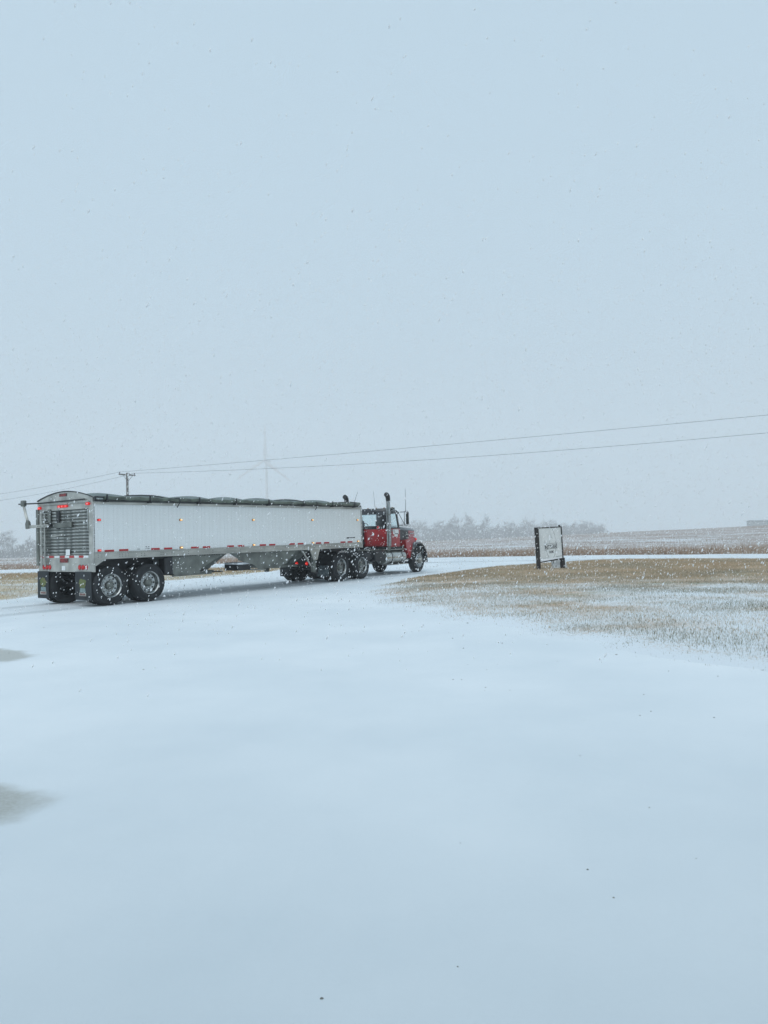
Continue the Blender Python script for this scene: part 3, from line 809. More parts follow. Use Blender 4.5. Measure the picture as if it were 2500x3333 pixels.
# tarp: bowed cover with the rolled edge on the right
NS_, NT_ = 120, 22
tv = []
for i in range(NS_ + 1):
    s_ = TL * i / NS_
    wave = 0.5 + 0.5 * math.cos(2 * math.pi * (s_ - 0.95) / 1.46)
    endf = min(1, (TL - s_) / 0.6)
    for j in range(NT_ + 1):
        t_ = j / NT_
        arch = math.sin(math.pi * t_) ** 0.75
        h = (0.20 + 0.095 * wave - 0.02 * (s_ / TL)) * arch
        if endf < 1: h *= 0.45 + 0.55 * math.sqrt(max(0, endf))
        h += 0.012 * math.sin(s_ * 9.1 + 4 * t_) * arch
        tv.append((s_ + 0.025, -0.01 + (TW + 0.02) * t_, 2.70 + h))
tf = [(i * (NT_ + 1) + j, (i + 1) * (NT_ + 1) + j, (i + 1) * (NT_ + 1) + j + 1, i * (NT_ + 1) + j + 1) for i in range(NS_) for j in range(NT_)]
tarp = MB().add(tv, tf).build('tarp', M['tarp'], trailer, 0, 60)
so = tarp.modifiers.new('thick', 'SOLIDIFY'); so.thickness = 0.012
MB().prism([(0.0, 2.69), (0.05, 2.86), (0.5, 2.92), (1.3, 2.94), (2.1, 2.92), (2.54, 2.86), (TW, 2.69)], 'x', TL - 0.02, TL + 0.012).build('front_cap', M['alu_dirty'], trailer, 0)
roll = MB().tube([(0.28 + k * (TL - 0.5) / 60, -0.065 + 0.008 * math.sin(k * 1.7), 2.772 + 0.010 * math.sin(k * 2.3) - 0.012 * (k % 9 == 4)) for k in range(61)], 0.052, 10)
roll.build('tarp_roll', M['tarp_roll'], trailer)
MB().tube([(0.05, -0.06, 2.715), (TL - 0.1, -0.06, 2.712)], 0.022, 8).build('roll_pipe', M['black'], trailer)
MB().tube([(0.03, -0.05, 2.80), (0.30, -0.06, 2.79)], 0.020, 8).tube([(0.03, -0.05, 2.70), (0.30, -0.06, 2.70)], 0.020, 8).tube([(0.035, -0.05, 2.69), (0.035, -0.05, 2.81)], 0.03, 8).build('roll_end_frame', M['black'], trailer)
br = MB().box(-0.022, 0.022, -0.135, -0.11, 2.675, 2.865).box(-0.045, 0.045, -0.130, -0.02, 2.665, 2.705).build('tarp_stop', M['black'], trailer, 0.005, loc=(0.33, 0, 0))
for s_ in (1.65, 3.35, 4.76, 6.16, 7.81, 9.30, 10.55): share('tarp_stop', br, trailer, (s_, 0, 0))
def tarp_z(s_, y):
    t_ = min(1, max(0, (y + 0.01) / (TW + 0.02))); wave = 0.5 + 0.5 * math.cos(2 * math.pi * (s_ - 0.95) / 1.46)
    return 2.70 + (0.20 + 0.095 * wave - 0.02 * (s_ / TL)) * math.sin(math.pi * t_) ** 0.75 + 0.03
for s_, ds in ((2.62, -0.78), (8.47, -0.78)):
    MB().tube([(s_ + ds * f, y, tarp_z(s_ + ds * f, y)) for f, y in ((1, 1.3), (0.9, 1.05), (0.75, 0.78), (0.55, 0.5), (0.4, 0.32), (0.2, 0.15))] + [(s_, -0.13, 2.82), (s_ + 0.02, -0.14, 2.72), (s_ - 0.03, -0.06, 2.56)], 0.014, 6).build('tarp_strap', M['black'], trailer)

# side lamps and reflective tape
def side_lamp(x, z, lens, core):
    o = MB().box(x - 0.055, x + 0.055, -0.018, 0.0, z - 0.028, z + 0.028).build('side_lamp', M['amber_base'] if lens == 'amber_lens' else M['red_lens_dim'], trailer, 0.006)
    MB().box(x - 0.034, x + 0.045, -0.034, -0.016, z - 0.020, z + 0.020).build('lens', M[lens], o, 0.008)
    MB().box(x - 0.012, x + 0.026, -0.039, -0.030, z - 0.010, z + 0.010).build('bulb', M[core], o, 0.003)
for x in (0.16,): side_lamp(x, 2.21, 'red_lens', 'hot_red'); side_lamp(x, 1.43, 'red_lens', 'hot_red')
for x in (2.75, 5.56, 8.33, 10.82): side_lamp(x, 2.215, 'amber_lens', 'hot_amber'); side_lamp(x, 1.432, 'amber_lens', 'hot_amber')
tp = MB().box(-0.14, 0.14, -0.0035, 0.001, -0.026, 0.026).build('tape_strip', M['reflector'], trailer, 0, 0, loc=(0.45, 0, 1.415))
for x in (0.88, 1.88, 2.30, 3.24, 3.67, 4.60, 5.02, 5.96, 6.38, 7.30, 7.72, 8.63, 9.06, 9.96, 10.36): share('tape_strip', tp, trailer, (x, 0, 1.42))
# black maker's mark low on the front of the side: a slanted block and a line of small dark strokes
mk = MB().prism([(10.17, 1.545), (10.33, 1.545), (10.35, 1.590), (10.19, 1.590)], 'y', -0.004, 0.0)
xx = 10.37
for w_, h_ in ((0.022, 0.028), (0.020, 0.028), (0.024, 0.030), (0.020, 0.026), (0.010, 0.006), (0.022, 0.028), (0.018, 0.026), (0.024, 0.030), (0.018, 0.030), (0.022, 0.034), (0.02, 0.036)):
    mk.prism([(xx, 1.558), (xx + w_, 1.558), (xx + w_ + 0.006, 1.558 + h_), (xx + 0.006, 1.558 + h_)], 'y', -0.004, 0.0); xx += w_ + 0.006
mk.build('maker_mark', M['ink'], trailer, 0, 0)
dk = MB()
for (x0, x1, z) in ((1.56, 1.68, 1.487), (1.56, 1.59, 1.438), (1.615, 1.69, 1.440), (1.30, 1.38, 1.432)): dk.box(x0, x1, -0.004, 0.0, z - 0.007, z + 0.007)
dk.build('decal', M['ink'], trailer, 0, 0)

# mud flaps at the tail
for (y0, y1) in ((0.07, 0.80), (2.06, 2.60)):
    fl = MB().box(-0.034, -0.020, y0, y1, 0.17, 0.90).build('mud_flap', M['flap'], trailer, 0.004)
    c = (y0 + y1) / 2 + (0.02 if y0 < 1 else -0.02)
    em = [(c + 0.17 * (0.6 + 0.5 * random.random()) * math.cos(a), 0.60 + 0.145 * (0.6 + 0.5 * random.random()) * math.sin(a)) for a in [2 * math.pi * k / 18 for k in range(18)]]
    MB().prism(em, 'x', -0.038, -0.0345).build('emblem', M['emblem'], fl, 0, 0)
    MB().prism([(c - 0.13, 0.37), (c + 0.13, 0.37), (c + 0.11, 0.475), (c - 0.11, 0.475)], 'x', -0.038, -0.0345).build('emblem_panel', M['emblem_pale'], fl, 0, 0)
    w_ = MB().box(-0.045, -0.0345, c - 0.15, c + 0.15, 0.275, 0.36).build('flap_weight', M['alu'], fl, 0.003)
    lt = MB()
    for k in range(4): lt.box(-0.048, -0.0455, c - 0.115 + k * 0.06, c - 0.075 + k * 0.06, 0.297, 0.340)
    lt.build('lettering', M['emblem_red'], w_, 0, 0, kind='stuff')
# running gear
for s_ in (0.51, 1.70):
    place_wheel(trailer, 'dual', s_, 0.015, True, spin=0.2 * s_); place_wheel(trailer, 'dual', s_, TW - 0.015, False, spin=s_)
    MB().tube([(s_, 0.35, TYRE_R), (s_, TW - 0.35, TYRE_R)], 0.065, 10).build('axle', M['black'], trailer)
MB().box(-0.02 + 0.06, 2.35, 0.72, 0.84, 0.86, 1.19).box(0.04, 2.35, 1.75, 1.87, 0.86, 1.19).box(0.05, 0.12, 0.2, 2.39, 0.9, 1.19).build('subframe', M['black'], trailer, 0.01)
for y in (0.78, 1.81):
    sp = MB()
    sp.tube([(-0.0 + 0.1, y, 0.80), (0.51, y, 0.64), (0.95, y, 0.84)], 0.05, 6).tube([(1.25, y, 0.84), (1.70, y, 0.64), (2.15, y, 0.80)], 0.05, 6).box(0.92, 1.28, y - 0.06, y + 0.06, 0.76, 0.95)
    sp.build('leaf_spring', M['black'], trailer, 0)
MB().box(0.36, 2.30, 0.02, 0.70, 1.185, 1.2).box(0.36, 2.3, 1.9, 2.57, 1.185, 1.2).build('wheel_arch_liner', M['black'], trailer, 0)
MB().lathe([(0, -0.36), (0.12, -0.34), (0.14, -0.28), (0.14, 0.28), (0.12, 0.34), (0, 0.36)], 16, 'y', (2.27, 0.62, 0.83)).build('air_tank', M['black'], trailer)
MB().box(2.20, 2.48, 0.02, 0.30, 0.70, 1.18).build('valve_box', M['black'], trailer, 0.02)

# the two hoppers
def hopper(x0, x1, bx0, bx1, tin):
    top = [(x0, tin), (x1, tin), (x1, TW - tin), (x0, TW - tin)]; zt = 1.204
    bot = [(bx0, 0.60), (bx1, 0.60), (bx1, TW - 0.60), (bx0, TW - 0.60)]; zb_ = 0.72
    h = MB().hexa([(p[0], p[1], zb_) for p in bot], [(p[0], p[1], zt) for p in top]).build('hopper', M['alu_dirty'], trailer, 0.006)
    MB().box(bx0 - 0.10, bx1 + 0.25, 0.58, TW - 0.58, 0.63, 0.715).build('hopper_gate', M['alu_dirty'], h, 0.008)
    MB().tube([(bx1 + 0.20, 0.15, 0.67), (bx1 + 0.20, 0.59, 0.67)], 0.018, 8).build('gate_crank', M['black'], h)
    lip = MB()
    for k in range(int((x1 - x0) / 0.09)): bolt(lip, x0 + 0.05 + k * 0.09, tin - 0.002, 1.19, 0.010)
    lip.build('bolts', M['black'], h, 0, 0, kind='stuff')
    rib = MB()
    for q in (0.35, 0.65):
        xa, xb_ = x0 + (x1 - x0) * q, bx0 + (bx1 - bx0) * q
        rib.tube([(xa, tin - 0.004, zt), (xb_, 0.596, zb_)], 0.010, 6)
    rib.build('rib', M['alu_dirty'], h)
    return h
hopper(2.05, 4.48, 3.05, 4.20, 0.03)
hopper(6.65, 8.40, 7.20, 7.95, 0.14)
sk_ = [(2.46, 1.204), (2.50, 0.70), (2.56, 0.66), (3.42, 0.66), (3.50, 0.80), (3.98, 1.02), (4.40, 1.204)]
MB().prism(sk_, 'y', 0.055, 0.075).build('hopper_shroud', M['alu_dirty'], trailer, 0.004)
MB().prism([(4.93, 1.204), (4.96, 0.98), (5.30, 0.90), (5.62, 0.80), (5.80, 0.67), (6.60, 0.67), (7.05, 0.78), (7.60, 1.204)], 'y', 0.055, 0.075).build('hopper_shroud', M['alu_dirty'], trailer, 0.004)
MB().box(2.50, 3.90, 0.05, 0.12, 0.625, 0.659).build('shroud_rail', M['alu_dirty'], trailer, 0.006)
MB().box(2.44, 2.52, TW - 0.3, TW - 0.1, 0.7, 1.2).build('hanger', M['black'], trailer, 0.01)
tb = MB().box(5.00, 5.55, 0.12, 0.75, 0.66, 0.84).build('tool_box', M['black'], trailer, 0.02)
MB().box(5.00, 5.55, 0.125, 0.74, 0.841, 0.905).build('snow_cap', M['snowcap'], tb, 0.01)
MB().tube([(5.7, 0.35, 0.66), (6.4, 0.35, 0.62)], 0.025, 6).build('gate_rod', M['alu'], trailer)
# landing gear
lg = MB().prism([(8.24, 1.203), (8.78, 1.203), (8.62, 0.84), (8.44, 0.84)], 'y', 0.06, 0.10).build('landing_gear', M['alu'], trailer, 0.006)
MB().box(8.46, 8.60, 0.10, 0.24, 0.42, 1.19).build('leg', M['alu_dirty'], lg, 0.01)
MB().box(8.46, 8.60, TW - 0.24, TW - 0.10, 0.42, 1.19).build('leg', M['alu_dirty'], lg, 0.01)
MB().box(8.42, 8.64, 0.06, 0.28, 0.38, 0.42).build('foot', M['black'], lg, 0.01)
MB().tube([(8.53, 0.17, 0.95), (8.53, TW - 0.17, 0.95)], 0.03, 8).build('cross_shaft', M['black'], lg)
MB().tube([(7.84, 0.02, 1.16), (8.33, 0.12, 0.66)], 0.030, 8).build('brace', M['alu'], lg)
MB().tube([(7.84, TW - 0.02, 1.16), (8.33, TW - 0.12, 0.66)], 0.030, 8).build('brace', M['alu'], lg)
MB().box(8.05, TL - 0.05, 0.25, TW - 0.25, 1.13, 1.20).build('fifth_wheel_skid', M['black'], trailer, 0.01)
MB().hexa([(8.9, 0.9, 1.0), (10.6, 0.9, 1.0), (10.6, 1.7, 1.0), (8.9, 1.7, 1.0)], [(8.5, 0.7, 1.14), (10.8, 0.7, 1.14), (10.8, 1.9, 1.14), (8.5, 1.9, 1.14)]).build('coupler_plate', M['black'], trailer, 0)
hs = MB()
for k, (yy, cc) in enumerate(((0.9, 0), (1.2, 0), (1.6, 0))):
    hs.tube([(TL + 0.01, yy, 1.5), (TL + 0.35, yy + 0.05, 1.15), (TL + 0.9, yy + 0.1, 1.05), (TL + 1.5, yy + 0.12, 1.35)], 0.02, 6)
hs.build('air_hoses', M['black'], trailer)

# ------------------------------------------------------------------ road tractor (x forward from the rear drive axle, y from right to left)
TC = 1.09
truck = thing('truck_tractor', 'red and black day-cab semi truck tractor with chrome stacks, pulling the white trailer', 'truck', (-1.6214, 27.7604, 0), math.pi / 2 - R(31))
def mirror(fn):
    for s_ in (-1, 1): fn(s_, lambda d: TC + s_ * d)      # s_=-1 is the right-hand side; Y(d) is d metres out from the centre line
MB().box(-0.80, 6.55, TC - 0.47, TC - 0.38, 0.74, 1.00).box(-0.80, 6.55, TC + 0.38, TC + 0.47, 0.74, 1.00).box(-0.80, -0.72, TC - 0.47, TC + 0.47, 0.70, 1.0).box(2.2, 2.5, TC - 0.40, TC + 0.40, 0.72, 0.98).build('chassis_frame', M['black'], truck, 0.01)
for x in (-0.10, 1.30):
    place_wheel(truck, 'dual', x, TC - 1.19, True, spin=x); place_wheel(truck, 'dual', x, TC + 1.19, False, spin=1 + x)
    MB().tube([(x, TC - 0.9, TYRE_R), (x, TC + 0.9, TYRE_R)], 0.09, 10).build('drive_axle', M['black'], truck)
    MB().lathe([(0, -0.22), (0.16, -0.18), (0.22, 0), (0.16, 0.18), (0, 0.22)], 14, 'x', (x, TC, TYRE_R)).build('differential', M['black'], truck)
place_wheel(truck, 'steer', 6.02, TC - 1.06, True, spin=0.3, toe=0.0); place_wheel(truck, 'steer', 6.02, TC + 1.06, False, spin=0.8)
MB().tube([(6.02, TC - 0.85, TYRE_R), (6.02, TC - 0.5, 0.42), (6.02, TC + 0.5, 0.42), (6.02, TC + 0.85, TYRE_R)], 0.06, 8).build('front_axle', M['black'], truck)
# suspension and fifth wheel
MB().box(-0.65, 2.0, TC - 0.62, TC - 0.48, 0.62, 0.78).box(-0.65, 2.0, TC + 0.48, TC + 0.62, 0.62, 0.78).build('suspension_beam', M['black'], truck, 0.02)
mb = MB()
for x in (-0.5, 0.9):
    for s_ in (-1, 1): mb.lathe([(0, -0.14), (0.12, -0.13), (0.14, -0.05), (0.12, 0), (0.14, 0.06), (0.12, 0.13), (0, 0.14)], 14, 'z', (x, TC + s_ * 0.55, 0.86))
mb.build('air_bags', M['rubber'], truck)
MB().prism([(0.0, TC - 0.30), (-0.45, TC - 0.10), (-0.45, TC - 0.45), (0.2, TC - 0.46), (1.0, TC - 0.42), (1.0, TC + 0.42), (0.2, TC + 0.46), (-0.45, TC + 0.45), (-0.45, TC + 0.10), (0.0, TC + 0.30)], 'z', 1.05, 1.12).build('fifth_wheel', M['black'], truck, 0.01)
MB().box(0.1, 0.9, TC - 0.4, TC - 0.3, 0.98, 1.06).box(0.1, 0.9, TC + 0.3, TC + 0.4, 0.98, 1.06).build('fifth_wheel_mount', M['black'], truck)
MB().box(2.3, 3.55, TC - 0.75, TC + 0.75, 1.02, 1.06).build('deck_plate', M['alu_dirty'], truck, 0.005)
MB().lathe([(0, -0.45), (0.14, -0.43), (0.16, -0.36), (0.16, 0.36), (0.14, 0.43), (0, 0.45)], 16, 'x', (2.5, TC - 0.68, 0.82)).build('air_tank', M['black'], truck)
MB().tube([(2.0, TC, 0.7), (5.2, TC, 0.78)], 0.07, 10).build('drive_shaft', M['black'], truck)
# rear cross bar, lamps, flaps
bar = MB().tube([(-0.80, TC - 1.13, 0.49), (-0.80, TC + 1.08, 0.49)], 0.020, 8).box(-0.83, -0.78, TC - 0.40, TC + 0.42, 0.56, 0.80).build('rear_crossbar', M['black'], truck)
for y in (1.37, 0.92):
    o = MB().lathe([(0, -0.875), (0.045, -0.868), (0.062, -0.845), (0.066, -0.832)], 18, 'x', (0, y, 0.68)).build('stop_lamp', M['red_lens'], truck)
    MB().lathe([(0, -0.885), (0.022, -0.880), (0.026, -0.872)], 10, 'x', (0, y, 0.68)).build('bulb', M['hot_red'], o)
MB().prism([(TC - 1.11, 0.60), (TC - 0.70, 0.60), (TC - 0.58, 0.22), (TC - 1.12, 0.22)], 'x', -0.815, -0.80).build('mud_flap', M['flap_grey'], truck)
MB().prism([(TC + 0.62, 0.60), (TC + 1.07, 0.60), (TC + 1.07, 0.22), (TC + 0.62, 0.22)], 'x', -0.815, -0.80).build('mud_flap', M['flap'], truck)
# quarter fenders over the drive wheels
def qf(s_, Y):
    pts = [(-0.10 + 0.60 * math.cos(a), 0.515 + 0.60 * math.sin(a)) for a in [R(d) for d in (95, 110, 125, 140, 155, 170)]]
    poly = pts + [(p[0] * 0.985 - 0.0, p[1] * 0.985) for p in pts[::-1]]
    MB().prism(poly, 'y', min(Y(0.62), Y(1.18)), max(Y(0.62), Y(1.18))).build('quarter_fender', M['black'], truck)
mirror(qf)

# cab shell: black upper half, red lower half, real window openings
CB, CF = 3.66, 4.72           # back wall and foot of the windscreen
CW = 0.90                     # half width
def panel_x(m_, x, th, y0, y1, z0, z1, hole=None):
    if not hole: m_.box(x, x + th, y0, y1, z0, z1); return
    a, b_, c, d = hole
    m_.box(x, x + th, y0, a, z0, z1).box(x, x + th, b_, y1, z0, z1).box(x, x + th, a, b_, z0, c).box(x, x + th, a, b_, d, z1)
low = MB()
low.prism([(TC - CW + 0.06, 1.20), (TC + CW - 0.06, 1.20), (TC + CW, 1.28), (TC + CW, 1.885), (TC - CW, 1.885), (TC - CW, 1.28)], 'x', CB, CB + 0.04)
low.prism([(CB + 0.04, 1.15), (CF - 0.05, 1.12), (CF, 1.25), (CF, 1.885), (CB + 0.04, 1.885)], 'y', TC - CW, TC - CW + 0.04)
low.prism([(CB + 0.04, 1.15), (CF - 0.05, 1.12), (CF, 1.25), (CF, 1.885), (CB + 0.04, 1.885)], 'y', TC + CW - 0.04, TC + CW)
low.box(CB + 0.04, CF - 0.06, TC - CW + 0.04, TC + CW - 0.04, 1.17, 1.21)
low.build('cab_lower', M['red'], truck, 0.012, 35, 2)
up = MB()
panel_x(up, CB, 0.04, TC - CW, TC + CW, 1.887, 2.62, (TC - 0.40, TC + 0.40, 2.02, 2.50))
for y in (TC - CW, TC + CW - 0.04):      # door uppers: window opening framed by posts
    up.box(CB + 0.04, CB + 0.34, y, y + 0.04, 1.887, 2.62)
    up.box(CB + 0.34, CF - 0.12, y, y + 0.04, 1.887, 1.93)
    up.box(CB + 0.34, CF - 0.30, y, y + 0.04, 2.52, 2.62)
    up.prism([(CF - 0.12, 1.887), (CF, 1.887), (CF - 0.20, 2.62), (CF - 0.30, 2.62), (CF - 0.30, 2.52)], 'y', y, y + 0.04)
up.hexa([(CB, TC - CW, 2.62), (CF - 0.20, TC - CW, 2.62), (CF - 0.20, TC + CW, 2.62), (CB, TC + CW, 2.62)],
        [(CB + 0.05, TC - CW + 0.10, 2.735), (CF - 0.30, TC - CW + 0.10, 2.745), (CF - 0.30, TC + CW - 0.10, 2.745), (CB + 0.05, TC + CW - 0.10, 2.735)])
up.box(CF - 0.14, CF - 0.02, TC - 0.03, TC + 0.03, 1.887, 2.1)
up.hexa([(CF - 0.10, TC - CW + 0.04, 1.90), (CF, TC - CW + 0.04, 1.90), (CF, TC + CW - 0.04, 1.90), (CF - 0.10, TC + CW - 0.04, 1.90)],
        [(CF - 0.10, TC - CW + 0.04, 1.98), (CF - 0.03, TC - CW + 0.04, 1.98), (CF - 0.03, TC + CW - 0.04, 1.98), (CF - 0.10, TC + CW - 0.04, 1.98)])
up.build('cab_upper', M['blackpaint'], truck, 0.012, 35, 2)
MB().box(CB + 0.015, CB + 0.022, TC - 0.41, TC + 0.41, 2.01, 2.51).build('rear_window', M['glass'], truck, 0, 0)
for y in (TC - CW + 0.018, TC + CW - 0.024):
    MB().prism([(CB + 0.33, 1.92), (CF - 0.11, 1.92), (CF - 0.29, 2.53), (CB + 0.33, 2.53)], 'y', y, y + 0.006).build('door_window', M['glass'], truck, 0, 0)
MB().hexa([(CF - 0.035, TC - CW + 0.05, 1.97), (CF - 0.028, TC - CW + 0.05, 1.97), (CF - 0.028, TC + CW - 0.05, 1.97), (CF - 0.035, TC + CW - 0.05, 1.97)],
          [(CF - 0.215, TC - CW + 0.05, 2.62), (CF - 0.208, TC - CW + 0.05, 2.62), (CF - 0.208, TC + CW - 0.05, 2.62), (CF - 0.215, TC + CW - 0.05, 2.62)]).build('windscreen', M['glass'], truck, 0, 0)
for y in (TC - 0.5, TC + 0.5):
    st_ = MB().box(CB + 0.25, CB + 0.75, y - 0.25, y + 0.25, 1.45, 1.62).hexa([(CB + 0.18, y - 0.25, 1.6), (CB + 0.32, y - 0.25, 1.6), (CB + 0.32, y + 0.25, 1.6), (CB + 0.18, y + 0.25, 1.6)], [(CB + 0.08, y - 0.20, 2.25), (CB + 0.18, y - 0.20, 2.25), (CB + 0.18, y + 0.20, 2.25), (CB + 0.08, y + 0.20, 2.25)])
    st_.box(CB + 0.08, CB + 0.17, y - 0.13, y + 0.13, 2.26, 2.42)
    st_.build('seat', M['seat'], truck, 0.03, 40, 2)
MB().box(CF - 0.55, CF - 0.16, TC - 0.84, TC + 0.84, 1.6, 1.93).build('dashboard', M['seat'], truck, 0.03)
MB().tube([(CF - 0.62 + 0.06 * math.cos(a), TC + 0.5 + 0.22 * math.sin(a), 1.98 + 0.18 * math.cos(a)) for a in [2 * math.pi * k / 16 for k in range(17)]], 0.014, 6).build('steering_wheel', M['seat'], truck)
# door furniture
MB().box(CB + 0.35, CF - 0.06, TC - CW - 0.010, TC - CW + 0.0, 1.22, 1.86).build('door_skin', M['red'], truck, 0.008)
MB().box(CB + 0.34, CB + 0.48, TC - CW - 0.03, TC - CW - 0.010, 1.78, 1.83).build('door_handle', M['chrome'], truck, 0.008)
nb = MB().box(4.12, 4.58, TC - CW - 0.016, TC - CW - 0.010, 1.66, 1.86).box(4.22, 4.50, TC - CW - 0.016, TC - CW - 0.010, 1.56, 1.655).build('door_plate', M['white'], truck, 0, 0)
MB().box(4.26, 4.54, TC - CW - 0.018, TC - CW - 0.0165, 1.675, 1.70).box(4.20, 4.23, TC - CW - 0.018, TC - CW - 0.0165, 1.72, 1.85).build('lettering', M['ink'], nb, 0, 0, kind='stuff')
o = MB().lathe([(0.055, 0.0), (0.062, -0.02), (0.045, -0.03), (0.0, -0.032)], 18, 'x', (CB, 0.60, 1.955)).build('rear_round_lamp', M['red_lens_dim'], truck)
MB().lathe([(0.060, -0.022), (0.072, -0.028), (0.078, 0.0)], 18, 'x', (CB, 0.60, 1.955)).build('bezel', M['chrome'], o)
ol = MB().lathe([(0.055, 0.0), (0.062, -0.02), (0.045, -0.03), (0.0, -0.032)], 18, 'x', (CB, 2 * TC - 0.60, 1.955)).build('rear_round_lamp', M['red_lens_dim'], truck)
MB().hexa([(CF - 0.24, TC - CW, 2.52), (CF - 0.02, TC - CW, 2.50), (CF - 0.02, TC + CW, 2.50), (CF - 0.24, TC + CW, 2.52)], [(CF - 0.24, TC - CW, 2.66), (CF - 0.06, TC - CW, 2.58), (CF - 0.06, TC + CW, 2.58), (CF - 0.24, TC + CW, 2.66)]).build('sun_visor', M['blackpaint'], truck, 0.01)
for k in range(5):
    MB().lathe([(0.05, 0), (0.045, 0.03), (0.02, 0.05), (0, 0.052)], 10, 'z', (CF - 0.40, TC - 0.8 + 0.4 * k, 2.742)).build('roof_lamp', M['amber_base'], truck)
MB().box(CF - 0.72, CF - 0.42, TC - 0.94, TC - 0.80, 2.70, 2.765).build('roof_horn', M['alu_dirty'], truck, 0.02)

# bonnet
HZ0 = 1.12
hl = [(CF, TC - 0.80), (6.63, TC - 0.52), (6.63, TC + 0.52), (CF, TC + 0.80)]
lowr = [(CF, TC - 0.80, HZ0), (6.60, TC - 0.55, HZ0), (6.60, TC + 0.55, HZ0), (CF, TC + 0.80, HZ0)]
topr = [(CF, TC - 0.66, 2.00), (6.60, TC - 0.48, 1.90), (6.60, TC + 0.48, 1.90), (CF, TC + 0.66, 2.00)]
midr = [(CF, TC - 0.78, 1.86), (6.63, TC - 0.54, 1.78), (6.63, TC + 0.54, 1.78), (CF, TC + 0.78, 1.86)]
MB().hexa(lowr, midr).build('bonnet', M['red'], truck, 0.03, 40, 2)
MB().hexa([(p[0], p[1], p[2] + 0.002) for p in midr], topr).build('bonnet_top', M['blackpaint'], truck, 0.03, 40, 2)
# side intake: dark panel with pale louvres on the bonnet side
def vent(s_, Y):
    def yb(x, z):
        d = 0.80 + (0.545 - 0.80) * (x - CF) / (6.615 - CF)
        return Y(d + 0.012)
    def yc(x): return Y(0.80 + (0.545 - 0.80) * (x - CF) / (6.615 - CF) + 0.045)
    x0, x1 = CF + 0.06, 5.80
    q = MB().hexa([(x0, yb(x0, 0), 1.40), (x1, yb(x1, 0), 1.40), (x1, yc(x1), 1.42), (x0, yc(x0), 1.42)], [(x0, yb(x0, 0), 1.86), (x1, yb(x1, 0), 1.82), (x1, yc(x1), 1.80), (x0, yc(x0), 1.84)])
    v = q.build('side_intake', M['black'], truck, 0)
    for z in (1.47, 1.62):
        MB().hexa([(5.50, yc(5.50), z), (x1, yc(x1), z), (x1, yc(x1) + s_ * 0.012, z), (5.50, yc(5.50) + s_ * 0.012, z)], [(5.50, yc(5.50), z + 0.045), (x1, yc(x1), z + 0.045), (x1, yc(x1) + s_ * 0.012, z + 0.045), (5.50, yc(5.50) + s_ * 0.012, z + 0.045)]).build('louvre', M['alu'], v, 0)
    xb = 5.98
    MB().hexa([(xb, yb(xb, 0), 1.66), (6.45, yb(6.45, 0), 1.66), (6.45, yc(6.45) - s_ * 0.02, 1.66), (xb, yc(xb) - s_ * 0.02, 1.66)], [(xb, yb(xb, 0), 1.70), (6.45, yb(6.45, 0), 1.70), (6.45, yc(6.45) - s_ * 0.02, 1.70), (xb, yc(xb) - s_ * 0.02, 1.70)]).build('badge', M['chrome'], truck, 0)
mirror(vent)
MB().box(6.62, 6.69, TC - 0.50, TC + 0.50, 0.95, 1.84).build('radiator_shell', M['chrome'], truck, 0.02)
gs = MB().box(6.69, 6.705, TC - 0.44, TC + 0.44, 1.0, 1.0 + 0.02).build('grille_bar', M['chrome'], truck)
for k in range(1, 9): share('grille_bar', gs, truck, (0, 0, 0.09 * k))
